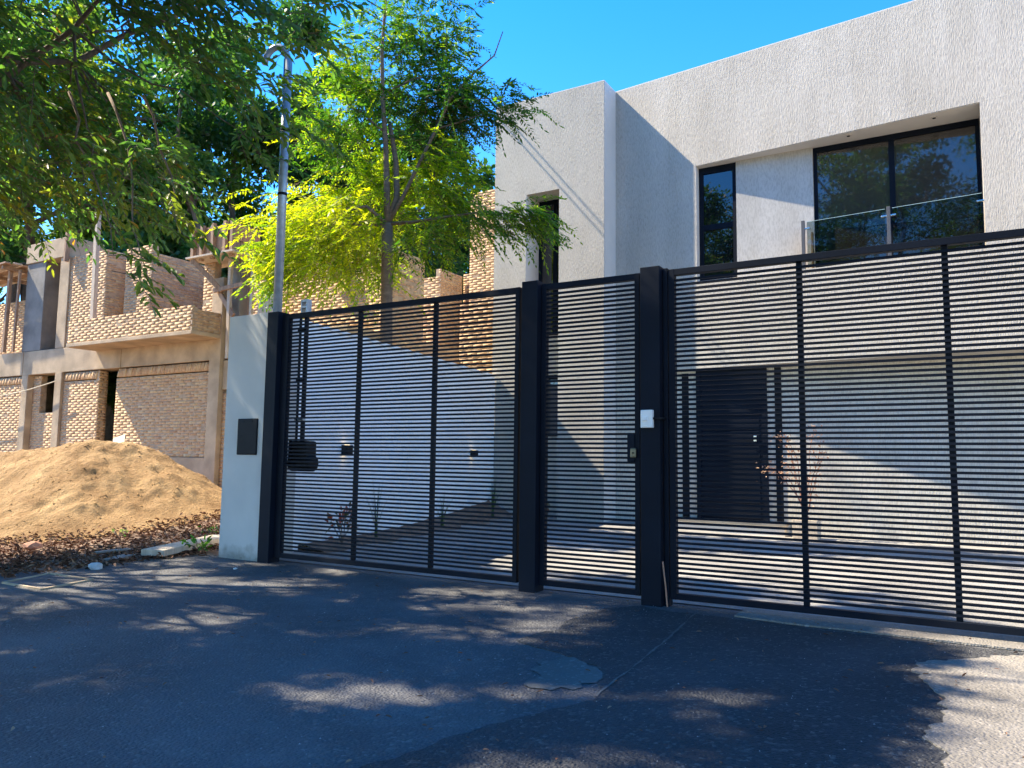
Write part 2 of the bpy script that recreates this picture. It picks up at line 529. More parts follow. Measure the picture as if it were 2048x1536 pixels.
b.build('upper_wall', 'raked_plaster', house)
MB().box(-3.31, -2.055, 7.46, 7.7, 4.172, 6.278).build('recess_panel', 'fine_plaster', house)
# smooth reveals: 3 mm skins on the soffit and the tower's side
MB().prism([(-3.975, fy(-3.975)+0.012), (0.305, fy(0.305)+0.012), (0.305, 7.62), (-3.975, 7.62)], 6.272, 6.2785).build('soffit', 'smooth_render', house)
MB().box(-5.5795, -5.574, 7.004, 7.528, -0.25, 8.085).build('tower_side', 'smooth_render', house)
MB().box(-7.2095, -7.204, 7.004, 7.555, -0.25, 6.178).build('recess_side', 'smooth_render', house)
MB().box(-3.9795, -3.974, fy(-3.98)+0.01, 7.62, 4.174, 6.27).build('balcony_side', 'smooth_render', house)
# coping
b = MB()
b.box(-7.929, -5.581, 7.001, 11.99, 8.091, 8.105)
b.prism([(-5.57, fy(-5.57)+0.001), (R-0.001, fy(R)+0.001), (R-0.001, 11.99), (-5.57, 11.99)], 8.091, 8.104)
b.build('coping', 'smooth_render', house)
# lower storey wall, set back under the upper floor
b = MB()
b.box(-5.573, -4.06, 7.54, 7.8, -0.3, 2.675)
b.box(-2.87, R, 7.54, 7.8, -0.3, 2.675)
b.build('lower_wall', 'brightened_plaster', house)
MB().box(-5.57, R, 7.805, 11.85, -0.3, 2.67).build('inner_wall', 'smooth_render', house)
# windows
def window(x0, x1, z0, z1, y, mat, splits=(), hsplit=(), fw=0.055, d=0.06):
    f = MB()
    f.box(x0, x0+fw, y, y+d, z0, z1)
    f.box(x1-fw, x1, y, y+d, z0, z1)
    f.box(x0+fw, x1-fw, y, y+d, z1-fw*1.6, z1)
    f.box(x0+fw, x1-fw, y, y+d, z0, z0+fw)
    for s in splits:
        f.box(s-fw*0.75, s+fw*0.75, y+0.004, y+d, z0+fw, z1-fw*1.6)
    for h in hsplit:
        f.box(x0+fw, x1-fw, y+0.004, y+d, h-fw*0.7, h+fw*0.7)
    fo = f.build('window', 'black_steel', house)
    ex = [x0+fw]+[v for s in splits for v in (s-fw*0.75, s+fw*0.75)]+[x1-fw]
    ez = [z0+fw]+[v for h in hsplit for v in (h-fw*0.7, h+fw*0.7)]+[z1-fw*1.6]
    for i in range(0, len(ex), 2):
        for j in range(0, len(ez), 2):
            g = MB().box(ex[i]-0.004, ex[i+1]+0.004, y+0.03, y+0.042, ez[j]-0.004, ez[j+1]+0.004).build('pane', mat, house)
            g.parent = fo
            g.location = (0, 0, 0)
    return fo
window(-3.972, -3.312, 4.24, 6.27, 7.50, 'dark_glass', (), (5.18,), 0.07)
window(-2.053, 0.305, 4.18, 6.27, 7.50, 'bronze_glass', (-0.89,))
window(-7.20, -6.502, 3.49, 6.178, 7.50, 'dark_glass', (-6.84,), ())
window(-7.20, -6.502, 1.53, 2.71, 7.50, 'dark_glass', (), ())
MB().box(-3.972, -3.312, 7.50, 7.60, 4.172, 4.238).build('window_sill', 'smooth_render', house)
# balcony glass rail on the front edge
for x, w in ((-2.19, 0.05), (-0.93, 0.05)):
    y = fy(x)+0.06
    p = MB().box(x-w/2, x+w/2, y-0.03, y+0.03, 4.171, 4.98).build('balcony_post', 'post_grey', house, 0.004)
def glass_panel(xa, xb):
    pts = [(xa, fy(xa)+0.055), (xb, fy(xb)+0.055), (xb, fy(xb)+0.065), (xa, fy(xa)+0.065)]
    go = MB().prism(pts, 4.20, 4.95).build('glass_panel', 'clear_glass', house)
    e = MB().prism(pts, 4.9505, 4.957).build('glass_edge', 'glass_rim', go)
    e.location = (0, 0, 0)
glass_panel(-2.13, -0.98)
glass_panel(-0.88, 0.285)
for x in (-2.13, -0.985, -0.875, 0.27):
    for z in (4.84, 4.34):
        MB().bar((x-0.05, fy(x-0.05)+0.06, z), (x+0.05, fy(x+0.05)+0.06, z), 0.035, 0.03).build('glass_clamp', 'chrome', house, 0.008)
MB().box(-2.085, -2.058, 7.30, 7.40, 4.172, 4.80).build('brown_strip', 'timber', house)  # narrow brown upright strip beside the wide window
for x, y in ((-1.473, 7.239), (-0.274, 7.157)):
    f = MB().tube([(x, y, 6.262), (x, y, 6.271)], 0.05, 20).build('soffit_light', 'smooth_render', house)
    g = MB().tube([(x, y, 6.258), (x, y, 6.2615)], 0.026, 16).build('lamp_lens', 'dark_plastic', f)
    g.location = (0, 0, 0)
# entrance: raised step, door, sidelights
MB().box(-4.62, -2.55, 7.12, 7.54, -0.3, 0.09).build('entrance_step', 'smooth_render', house)
MB().box(-4.66, -2.52, 7.09, 7.538, 0.092, 0.13).build('threshold', 'grey_concrete', house)
f = MB()
f.box(-4.06, -3.98, 7.48, 7.62, 0.132, 2.672)
f.box(-2.95, -2.87, 7.48, 7.62, 0.132, 2.672)
f.box(-3.98, -2.95, 7.48, 7.62, 2.60, 2.672)
f.build('door_frame', 'black_steel', house)
door = MB().box(-3.978, -2.952, 7.50, 7.55, 0.134, 2.598).build('door', 'black_steel', house, 0.004)
for i in range(10):
    z = 0.16+i*0.244
    g = MB().box(-3.93, -3.0, 7.492, 7.499, z, z+0.215).build('door_panel', 'black_steel', door, 0.003)
    g.location = (0, 0, 0)
g = MB().bar((-3.24, 7.44, 1.48), (-3.06, 7.44, 1.47), 0.02, 0.03).bar((-3.06, 7.44, 1.475), (-3.06, 7.495, 1.475), 0.05, 0.10).build('handle', 'chrome', door, 0.004)
g.location = (0, 0, 0)
MB().box(-4.325, -4.205, 7.525, 7.539, 0.135, 2.62).build('sidelight', 'dark_plastic', house)
MB().box(-2.75, -2.64, 7.525, 7.539, 0.135, 2.66).build('sidelight', 'dark_plastic', house)

# ------------------------------------------------------------------ white boundary wall, meter pillar, mast
bw = empty('boundary_wall', (-7.3, 3.7, 0.0), 'long white painted boundary wall running back behind the left gate', 'wall')
n2 = np.array([-WALL_D[1], WALL_D[0]])
def wpt(y, off):
    return (wall_x(y)+n2[0]*off, y+n2[1]*off)
MB().prism([wpt(0.75, 0), wpt(6.99, 0), wpt(6.99, 0.16), wpt(0.75, 0.16)][::-1], -0.2, 2.66).build('wall_panel', 'white_paint', bw)
MB().prism([(-6.82, 0.40), (-6.56, 0.40), (-6.60, 0.78), (-6.95, 0.78)], -0.2, 2.655).build('wall_end', 'white_paint', bw)
MB().prism([wpt(0.75, -0.015), wpt(6.98, -0.015), wpt(6.98, 0.175), wpt(0.75, 0.175)][::-1], 2.662, 2.70).build('wall_cap', 'white_paint', bw)

pil = empty('meter_pillar', (-6.6, 0.15, 0.0), 'pale grey rendered pillar with a black meter hatch beside the left gate', 'pillar')
def pillar_mat():
    m, n, l, bb = new_mat('pillar_render')
    v = pos_vec(n, l, (1, 1, 1))
    f = noise(n, l, v, 1.8, 5)
    c = ramp(n, l, f, [(0.3, (0.50, 0.49, 0.46)), (0.7, (0.58, 0.565, 0.53))])
    g = n.new('ShaderNodeNewGeometry')
    sx = n.new('ShaderNodeSeparateXYZ')
    l.new(g.outputs['Position'], sx.inputs[0])
    add = n.new('ShaderNodeMath')
    nz = noise(n, l, v, 9, 4)
    add.operation = 'MULTIPLY_ADD'
    add.inputs[1].default_value = 0.35
    l.new(nz, add.inputs[0])
    l.new(sx.outputs[2], add.inputs[2])
    dirt = ramp(n, l, add.outputs[0], [(0.17, (0.55, 0.52, 0.46)), (0.34, (1, 1, 1))])
    c = mix(n, l, 1.0, c, dirt, 'MULTIPLY')
    l.new(c, bb.inputs['Base Color'])
    bb.inputs['Roughness'].default_value = 0.8
    bump(n, l, bb, noise(n, l, v, 70, 4), 0.2, 0.004)
pillar_mat()
MB().box(-6.91, -6.285, -0.05, 0.40, -0.1, 2.585).build('pillar_body', 'pillar_render', pil, 0.006)
hatch = MB().box(-6.69, -6.39, -0.066, -0.049, 1.09, 1.47).build('meter_hatch', 'dark_plastic', pil, 0.012)
for dx, dz in ((-6.62, 1.43), (-6.50, 1.43), (-6.645, 1.28)):
    g = MB().box(dx, dx+0.035, -0.07, -0.0655, dz, dz+0.012).build('hatch_slot', 'black_steel', hatch)
    g.location = (0, 0, 0)

mast = empty('service_mast', (-6.345, 0.1, 2.585), 'tall galvanised pipe mast standing on the grey pillar', 'mast')
MB().tube([(-6.345, 0.1, 2.586), (-6.345, 0.1, 5.45)], 0.047, 18).build('pipe', 'galvanised', mast, smooth=True)
arc = [(-6.345-0.13+0.13*math.cos(a), 0.1-0.03*a, 5.45+0.16*math.sin(a)) for a in np.linspace(0, math.pi*1.05, 12)]
MB().tube(arc, 0.036, 12).build('weatherhead', 'galvanised', mast, smooth=True)
for z in (3.9, 4.62):
    MB().tube([(-6.345, 0.1, z), (-6.345, 0.1, z+0.03)], 0.052, 18).build('pipe_clamp', 'dark_plastic', mast)

# ------------------------------------------------------------------ gates and posts
def post(name, x0, x1, y0, y1, z1, label):
    p = MB().box(x0, x1, y0, y1, -0.05, z1).build(name, 'black_steel', None, 0.004)
    return tag(p, label, 'gate post', 'black steel gate posts')
post('gate_post', -6.282, -6.126, -0.085, 0.07, 2.575, 'black steel gate post set against the grey pillar')
post('gate_post', -3.22, -3.068, -0.085, 0.07, 2.575, 'black steel post between the left gate and the narrow gate')
post('gate_post', -2.162, -2.005, -0.085, 0.07, 2.575, 'black steel post carrying the white doorbell')

Z0, Z1 = 0.06, 2.55
IZ0, IZ1 = 0.105, 2.50
NSLAT = 64
PITCH = (IZ1-IZ0)/(NSLAT+1)
def gate(name, xo0, xi0, xi1, xo1, mulls, label, y=0.0):
    g = empty(name, ((xo0+xo1)/2, y, Z0), label, 'gate', 'black slatted steel gates')
    MB().box(xo0, xi0, y-0.025, y+0.03, Z0, Z1).build('stile', 'black_steel', g, 0.003)
    MB().box(xi1, xo1, y-0.025, y+0.03, Z0, Z1).build('stile', 'black_steel', g, 0.003)
    MB().box(xi0, xi1, y-0.024, y+0.03, IZ1, Z1-0.001).build('top_rail', 'black_steel', g, 0.003)
    MB().box(xi0, xi1, y-0.024, y+0.03, Z0+0.001, IZ0).build('bottom_rail', 'black_steel', g, 0.003)
    for mx in mulls:
        MB().box(mx-0.019, mx+0.019, y+0.0085, y+0.045, IZ0, IZ1).build('mullion', 'black_steel', g, 0.002)
    sm = MB().box(xi0-0.001, xi1+0.001, y-0.010, y+0.008, -0.0088, 0.0088)
    me = bpy.data.meshes.new('slat')
    me.from_pydata(sm.v, [], sm.f)
    me.materials.append(MATS['black_steel'])
    for i in range(NSLAT):
        s = bpy.data.objects.new('slat', me)
        link(s, g)
        s.location = -Vector(g.location)+Vector((0, random.uniform(-.0012, .0012), IZ0+PITCH*(i+1)+random.uniform(-.0008, .0008)))
        s.rotation_euler = (random.uniform(-.02, .02), 0, 0)
    return g
gate('vehicle_gate', -6.122, -6.030, -3.317, -3.275, (-5.10, -4.19), 'left black slatted gate between the grey pillar and the narrow gate')
pg = gate('pedestrian_gate', -3.062, -3.017, -2.232, -2.190, (), 'narrow black slatted walk-through gate with a lock plate')
gate('vehicle_gate', -1.955, -1.908, 3.49, 3.54, (-1.003, -0.095, 0.81, 1.71, 2.62), 'widest black slatted gate in front of the garage wall')
post('gate_jamb', -1.998, -1.962, -0.03, 0.05, 2.562, 'slim black steel jamb between the doorbell post and the widest gate')
pl = MB().box(-2.292, -2.231, -0.032, 0.034, 1.07, 1.29).build('lock_plate', 'black_steel', pg, 0.003)
k = MB().box(-2.262, -2.212, -0.048, -0.033, 1.10, 1.175).build('escutcheon', 'brass', pg, 0.010)
k2 = MB().box(-2.245, -2.228, -0.051, -0.0475, 1.133, 1.142).build('keyhole', 'dark_plastic', k)
k2.location = (0, 0, 0)

bell = empty('doorbell', (-2.09, -0.1, 1.39), 'white doorbell box with a square button on the black post', 'doorbell')
MB().box(-2.147, -2.052, -0.125, -0.086, 1.327, 1.462).build('housing', 'white_plastic', bell, 0.006)
MB().box(-2.132, -2.088, -0.133, -0.124, 1.38, 1.412).build('button', 'white_plastic', bell, 0.003)
MB().bar((-2.053, -0.105, 1.398), (-1.985, -0.095, 1.398), 0.016, 0.016).bar((-1.985, -0.10, 1.398), (-1.985, -0.03, 1.398), 0.016, 0.016).build('cable_duct', 'dark_plastic', bell)

op = empty('gate_opener', (-5.98, 0.16, 0.93), 'black gate motor on vertical guide rods behind the left gate', 'gate motor')
MB().box(-6.11, -5.84, 0.10, 0.25, 1.05, 1.24).build('motor_housing', 'dark_plastic', op, 0.025)
MB().tube([(-6.10, 0.175, 1.01), (-5.82, 0.175, 1.01)], 0.085, 20).build('motor_drum', 'dark_plastic', op, 0.0, True)
MB().box(-6.08, -6.045, 0.085, 0.099, 0.98, 1.24).build('motor_fin', 'black_steel', op)
MB().tube([(-6.02, 0.13, 1.23), (-6.02, 0.13, 2.58)], 0.014, 8).build('guide_rod', 'black_steel', op)
MB().tube([(-5.955, 0.15, 1.23), (-5.955, 0.15, 2.58)], 0.024, 8).build('guide_rod', 'black_steel', op)
for z in (1.45, 1.85, 2.38):
    MB().box(-6.05, -5.93, 0.12, 0.16, z, z+0.03).build('rod_bracket', 'galvanised' if z < 1.5 else 'black_steel', op)
bk = MB()
bk.box(-6.00, -5.985, 0.10, 0.17, 2.57, 2.72)
bk.box(-5.925, -5.91, 0.10, 0.17, 2.57, 2.72)
bk.box(-5.985, -5.925, 0.10, 0.17, 2.69, 2.72)
bk.box(-5.985, -5.925, 0.10, 0.17, 2.63, 2.65)
bk.build('top_bracket', 'galvanised', op, 0.004)
tag(MB().tube([(-1.985, -0.10, 0.34), (-1.962, -0.11, 0.17), (-1.945, -0.12, 0.02)], 0.006, 6).build('rusty_rod', 'terracotta'), 'thin rusty rod leaning at the foot of the doorbell post', 'rod')

# wall lamps, lit
for yy, lab in ((1.86, 'dark up-and-down wall lamp nearest the gate motor'), (5.93, 'dark up-and-down wall lamp near the house corner')):
    x = wall_x(yy)
    L = empty('wall_lamp', (x+0.06, yy, 1.18), lab, 'wall lamp', 'lit wall lamps on the white boundary wall')
    MB().box(x+0.004, x+0.11, yy-0.055, yy+0.055, 1.12, 1.235).build('lamp_body', 'dark_plastic', L, 0.004)
    for s in (-1, 1):
        zc = 1.1775+s*0.0585
        MB().tube([(x+0.055, yy, zc), (x+0.055, yy, zc+s*0.002)], 0.035, 14).build('lamp_lens', 'lamp_glow', L)
        ld = bpy.data.lights.new('lamp_beam', 'SPOT')
        ld.energy = 0.08
        ld.color = (1.0, 0.70, 0.30)
        ld.spot_size = math.radians(80)
        ld.spot_blend = 0.6
        ld.shadow_soft_size = 0.02
        lo = bpy.data.objects.new('lamp_beam', ld)
        link(lo, L)
        lo.location = Vector((x+0.055, yy, zc+s*0.01))-Vector(L.location)
        lo.rotation_euler = (0 if s < 0 else math.pi, 0, 0)

# ------------------------------------------------------------------ bricks
BR_L, BR_H, BR_J = 0.225, 0.047, 0.012
VARIANTS = []
def brick_variants():
    for rough in (0, 1):
        row = []
        for k in range(14):
            j = 0.0022 if rough else 0.0012
            v = np.array([[x, y, z] for z in (0, BR_H) for (x, y) in ((0, -0.03), (BR_L, -0.03), (BR_L, 0.03), (0, 0.03))], float)
            v += rng.uniform(-1, 1, v.shape)*np.array([j*0.7, j, j*0.55])
            row.append((v, rng.uniform(0, 1)))
        VARIANTS.append(row)
brick_variants()
BMESH = {}
def brick_mesh(r, k):
    if (r, k) not in BMESH:
        v, t = VARIANTS[r][k]
        BMESH[(r, k)] = raw_mesh('brick', v, BOXF, 'brick', np.full(6, t))
    return BMESH[(r, k)]
BRICKS = []          # (x, y, z, angle, rough, variant, xscale)
CORE = MB()
def brick_wall(p0, ang, L, z0, z1, rough=1, thick=0.14, skip=(), top_ragged=0.0, both=False):
    a = math.radians(ang)
    d = np.array([math.cos(a), math.sin(a)])
    nrm = np.array([math.sin(a), -math.cos(a)])
    p0 = np.array(p0, float)
    ss = sorted({0.0, L}|{min(max(v, 0), L) for s in skip for v in s[:2]})
    zz = sorted({z0, z1}|{min(max(v, z0), z1) for s in skip for v in s[2:]})
    # mortar core, 2 cm behind the brick faces
    for i in range(len(ss)-1):
        for k in range(len(zz)-1):
            sm, zm = (ss[i]+ss[i+1])/2, (zz[k]+zz[k+1])/2
            if any(q[0] < sm < q[1] and q[2] < zm < q[3] for q in skip):
                continue
            off0, off1 = -0.0016 if rough else -0.001, -thick
            A, B = p0+d*ss[i], p0+d*ss[i+1]
            CORE.prism([tuple(A+nrm*off0), tuple(B+nrm*off0), tuple(B+nrm*off1), tuple(A+nrm*off1)], zz[k], zz[k+1]-(0.012 if zz[k+1] == z1 else 0))
    row = 0
    z = z0+0.006
    while z+BR_H <= z1+0.03:
        s = -(BR_L+BR_J)*(0.5 if row % 2 else 0.0)-random.uniform(0, 0.03)
        while s < L:
            e = min(s+BR_L, L)
            st = max(s, 0.0)
            segs = [(st, e)]
            for q in skip:
                if q[2] < z+BR_H*0.5 < q[3]:
                    ns = []
                    for (u, w) in segs:
                        if w <= q[0] or u >= q[1]:
                            ns.append((u, w))
                        else:
                            if u < q[0]: ns.append((u, q[0]+random.uniform(-.02, .01)*rough))
                            if w > q[1]: ns.append((q[1]-random.uniform(-.02, .01)*rough, w))
                    segs = ns
            for (u, w) in segs:
                if w-u > 0.05:
                    if top_ragged and z > z1-top_ragged and random.random() < 0.45*(z-(z1-top_ragged))/top_ragged:
                        continue
                    jit = random.uniform(-0.0014, 0.0014) if rough else random.uniform(-.002, .002)
                    c = p0+d*u+nrm*(-0.03+jit)
                    BRICKS.append((c[0], c[1], z+random.uniform(-.003, .003)*rough, a, rough, random.randrange(14), (w-u)/BR_L))
            s += BR_L+BR_J
        z += BR_H+BR_J
        row += 1

# ------------------------------------------------------------------ unfinished brick building next door
site = empty('unfinished_building', (-15.5, 6.0, 0.5), 'unfinished two storey brick building with raw concrete columns and no roof', 'building')
Y0 = 4.3
# ground floor
brick_wall((-23.5, Y0), 0, 4.05, 0.9, 2.72, 1)
brick_wall((-19.2, Y0+0.10), 0, 1.18, 0.6, 2.92, 1, skip=((0.34, 0.93, 2.03, 3.0),))
brick_wall((-17.75, Y0), 0, 1.37, 0.75, 2.72, 1)
brick_wall((-15.75, Y0), 0, 3.02, 1.05, 2.72, 1)
brick_wall((-12.41, Y0+0.06), 0, 0.9, 0.35, 2.30, 1, top_ragged=0.15)
brick_wall((-16.38, Y0+0.002), 90, 0.20, 0.5, 2.92, 1, thick=0.12)
# upper floor
brick_wall((-16.50, 3.62), 0, 4.05, 3.42, 3.87, 1, thick=0.11)
brick_wall((-12.45, 3.65), 90, 0.64, 3.42, 3.82, 1, thick=0.11)
brick_wall((-17.78, Y0), 0, 1.40, 3.50, 5.62, 1, top_ragged=0.12)
brick_wall((-16.37, Y0+0.01), 90, 0.75, 3.50, 5.60, 0)
brick_wall((-15.98, Y0+0.20), 0, 0.92, 3.50, 5.62, 1, top_ragged=0.08)
brick_wall((-15.05, Y0+0.22), 90, 1.45, 3.50, 5.44, 0)
brick_wall((-13.06, Y0), 0, 0.33, 3.50, 5.30, 1)
brick_wall((-16.6, 5.1), 0, 0.62, 3.5, 5.3, 0)
brick_wall((-15.0, 5.98), 0, 3.9, 3.45, 5.1, 1)
brick_wall((-19.3, 5.1), 0, 1.6, 3.5, 5.62, 1)
brick_wall((-23.0, 5.0), 0, 3.2, 3.5, 5.05, 1, top_ragged=0.1)
# right hand rear walls
brick_wall((-12.25, 5.5), 0, 2.985, 1.9, 5.07, 1, skip=((1.50, 1.95, 4.62, 5.2),))
brick_wall((-9.262, 5.503), 90, 1.02, 1.9, 5.04, 0)
brick_wall((-9.26, 7.8), 0, 1.25, 1.0, 4.36, 1)
brick_wall((-11.5, 9.0), 0, 0.84, 2.5, 5.40, 1, top_ragged=0.1)
brick_wall((-10.655, 9.003), 90, 0.9, 2.5, 5.58, 0)
brick_wall((-10.65, 9.95), 0, 0.9, 2.5, 5.64, 1, skip=((0.45, 0.75, 5.25, 5.47),), top_ragged=0.12)
brick_wall((-9.77, 8.9), 0, 0.80, 1.5, 7.2, 1)
# soldier course of leaning bricks under the beam
def soldiers(xa, xb, z):
    x = xa
    while x < xb-0.05:
        BRICKS.append((x, Y0+0.012+random.uniform(-.006, .006), z, None, 1, random.randrange(14), 0.78))
        x += 0.056
soldiers(-17.72, -16.45, 2.725)
soldiers(-15.72, -12.75, 2.725)
soldiers(-21.5, -19.48, 2.725)

def brick_matrix(bk):
    x, y, z, a, r, kk, sx = bk
    if a is None:       # leaning soldier
        M = Matrix.Translation((x+0.05, y, z)) @ Matrix.Rotation(math.radians(-72+random.uniform(-6, 6)), 4, 'Y')
    else:
        M = Matrix.Translation((x, y, z)) @ Matrix.Rotation(a, 4, 'Z')
    return M @ Matrix.Diagonal((sx, 1, 1, 1))
def in_view(bk):
    p = np.array([bk[0], bk[1], bk[2]])-CAM
    zc = p@CF
    u, v = 1024+1552.5*(p@CR)/zc, 768-1552.5*(p@CU)/zc
    hidden = (u > 440 and v > 640) or (u < 450 and v > 905)
    return (0 < u < 2040 and 0 < v < 1500 and not hidden)
order = sorted(range(len(BRICKS)), key=lambda i: (0 if in_view(BRICKS[i]) else 1, (BRICKS[i][0]-CAM[0])**2+(BRICKS[i][1]-CAM[1])**2-(40 if BRICKS[i][6] > 0.6 else 0)))
single = set(order[:300])
VV, TT = [], []
base_inv = Vector(site.location)
for i, bk in enumerate(BRICKS):
    M = brick_matrix(bk)
    if i in single:
        ob = bpy.data.objects.new('brick', brick_mesh(bk[4], bk[5]))
        link(ob, site)
        ob.matrix_local = Matrix.Translation(-base_inv) @ M
    else:
        v, t = VARIANTS[bk[4]][bk[5]]
        R3 = np.array(M.to_3x3())
        VV.append(v@R3.T+np.array(M.translation))
        TT += [t]*6
nb = len(VV)
Fall = (BOXF[None]+8*np.arange(nb)[:, None, None]).reshape(-1, 4)
ob = place('brickwork', raw_mesh('brickwork', np.concatenate(VV), Fall, 'brick', TT), site)
ob['kind'] = 'stuff'
CORE.build('mortar_core', 'mortar', site)

def conc(name, x0, x1, y0, y1, z0, z1, mat='concrete'):
    return MB().box(x0, x1, y0, y1, z0, z1).build(name, mat, site, 0.012)
conc('column', -19.46, -19.20, 4.26, 4.55, 0.3, 2.928)
conc('column', -18.02, -17.752, 4.24, 4.55, 0.3, 2.928)
conc('column', -12.728, -12.415, 4.255, 4.6, 0.2, 4.55)
conc('column', -19.60, -18.80, 4.28, 5.05, 3.502, 5.645, 'grey_concrete')
conc('column', -18.16, -17.785, 4.27, 4.75, 3.502, 5.645, 'concrete')
conc('column', -12.40, -12.05, 4.35, 4.70, 2.95, 5.2, 'grey_concrete')
conc('header_beam', -19.62, -17.84, 4.25, 5.1, 5.65, 6.12)
for i, (x0, x1) in enumerate(((-24, -19.47), (-19.468, -17.76), (-17.758, -15.6), (-15.598, -14.1), (-14.098, -12.73))):
    conc('ring_beam', x0, x1, 4.262+0.01*(i % 2), 4.62, 2.93, 3.495)
conc('balcony_slab', -16.52, -12.43, 3.60, 4.26, 3.335, 3.415)
conc('floor_slab', -24, -9.5, 4.625, 9.0, 3.25, 3.44)
conc('footing', -15.75, -12.73, 4.27, 4.6, 0.15, 1.04)
conc('footing', -24, -15.76, 4.27, 4.6, 0.15, 0.74)
conc('lintel', -12.41, -11.4, 4.33, 4.6, 2.35, 2.92)
conc('wall_plaster', -16.36, -16.05, 5.02, 5.09, 4.6, 5.6, 'grey_concrete')
MB().box(-24, -9.4, 8.4, 8.6, 0.3, 3.24).box(-9.6, -9.4, 4.8, 8.39, 0.3, 3.24).box(-24.2, -24.02, 4.3, 8.6, 0.3, 5).build('rear_wall', 'mortar', site)
# shuttering still standing on the right hand column head
fw = empty('timber_formwork', (-12.4, 4.2, 4.9), 'weathered timber formwork box on top of the concrete column', 'formwork')
xx = -13.06
for i in range(7):
    w = 0.155+random.uniform(-.02, .02)
    MB().box(xx, xx+w-0.008, 4.05+random.uniform(-.012, .012), 4.085, 4.97+random.uniform(-.03, .02), 5.50+random.uniform(-.02, .03)).build('plank', 'timber', fw)
    xx += w
xr = xx
for i in range(4):
    MB().box(xr-0.005, xr+0.02, 4.09+i*0.16, 4.09+i*0.16+0.15, 4.97, 5.5+random.uniform(-.03, .03)).build('plank', 'timber', fw)
for x in (-13.08, -12.82, -12.5, -12.15, -11.95):
    MB().box(x, x+0.07, 3.97, 4.045, 4.86, 5.56).build('batten', 'timber', fw)
MB().box(-13.10, -11.75, 3.88, 4.7, 4.90, 4.935).build('soffit_board', 'pale_timber', fw)
MB().box(-13.05, -11.95, 4.09, 4.7, 5.2, 5.53).build('fresh_concrete', 'terracotta', fw)
MB().bar((-12.95, 3.93, 4.88), (-12.38, 4.2, 4.25), 0.05, 0.09).build('brace', 'timber', fw)
MB().bar((-12.55, 4.25, 4.30), (-12.05, 4.22, 3.75), 0.05, 0.09).build('brace', 'timber', fw)
MB().bar((-12.6, 4.18, 4.28), (-11.75, 4.18, 4.33), 0.05, 0.08).build('brace', 'timber', fw)
for x in (-12.7, -12.45, -12.2):
    MB().tube([(x, 4.4, 5.5), (x+0.02, 4.4, 5.75)], 0.008, 5).build('rebar', 'terracotta', fw)
def prop(x, y, z0, z1, w, label, mat='timber', lean=0.0):
    o = MB().bar((x, y, z0), (x+lean, y, z1), w, w*0.8, (0, 1, 0)).build('timber_prop', mat)
    return tag(o, label, 'timber prop', 'timber props on the building site')
prop(-12.16, 4.22, 2.93, 4.89, 0.075, 'pale sunlit timber prop below the formwork box', 'pale_timber', -0.03)
prop(-11.93, 4.5, 3.44, 4.89, 0.07, 'reddish timber prop inside the formwork bay', 'timber')
prop(-11.66, 4.3, 3.44, 4.89, 0.06, 'thin pale timber prop near the boarded panel', 'pale_timber', 0.02)
prop(-15.85, 3.76, 3.43, 6.32, 0.105, 'tall timber post standing on the brick balcony', 'pale_timber', -0.08)
prop(-20.05, 4.1, 3.5, 5.55, 0.09, 'thick timber prop under the tiled shelter edge', 'timber', 0.05)
prop(-19.72, 4.15, 3.5, 5.5, 0.06, 'thin timber prop beside the grey concrete column', 'timber', 0.05)
tp = empty('boarded_screen', (-11.3, 4.35, 3.44), 'panel of pale vertical boards behind the pipe mast', 'board panel')
for i in range(4):
    MB().box(-11.47+i*0.105, -11.47+i*0.105+0.098, 4.28+random.uniform(0, .012), 4.31, 3.44, 4.32+random.uniform(-.02, .03)).build('plank', 'pale_timber', tp)
tag(MB().box(-10.75, -10.66, 5.35, 5.42, 4.60, 5.0).box(-10.60, -10.50, 5.35, 5.42, 4.62, 4.98).box(-10.8, -10.3, 5.33, 5.44, 4.55, 4.60).build('window_shutter_boards', 'timber'), 'short timber boards standing in a notch of the rear brick wall', 'boards')
sh = empty('scaffold_shelter', (-20.6, 4.4, 5.5), 'sloping rough board shelter at the left end of the upper floor', 'shelter')
for i in range(6):
    MB().bar((-19.68, 3.9+i*0.2, 5.62+0.02*(i % 2)), (-22.2, 3.9+i*0.2, 5.50+0.02*(i % 2)), 0.19, 0.04).build('plank', 'pale_timber' if i % 2 else 'timber', sh)
MB().bar((-19.9, 3.85, 5.53), (-19.9, 5.1, 5.53), 0.07, 0.08).build('crossbeam', 'timber', sh)
MB().bar((-20.9, 3.85, 5.47), (-20.9, 5.1, 5.47), 0.07, 0.08).build('crossbeam', 'timber', sh)
tag(MB().bar((-17.82, 4.2, 5.5), (-17.80, 4.2, 6.22), 0.10, 0.06).build('timber_board', 'timber'), 'short upright board nailed to the end of the concrete header', 'board')
cab = []
for t in np.linspace(0, 1, 14):
    cab.append((-22.0+4.2*t, 4.05+0.1*t, 2.52+0.20*t-0.16*math.sin(math.pi*t)))
tag(MB().tube(cab, 0.012, 6).build('rope', 'rope'), 'pale rope strung across the ground floor brick wall', 'rope')

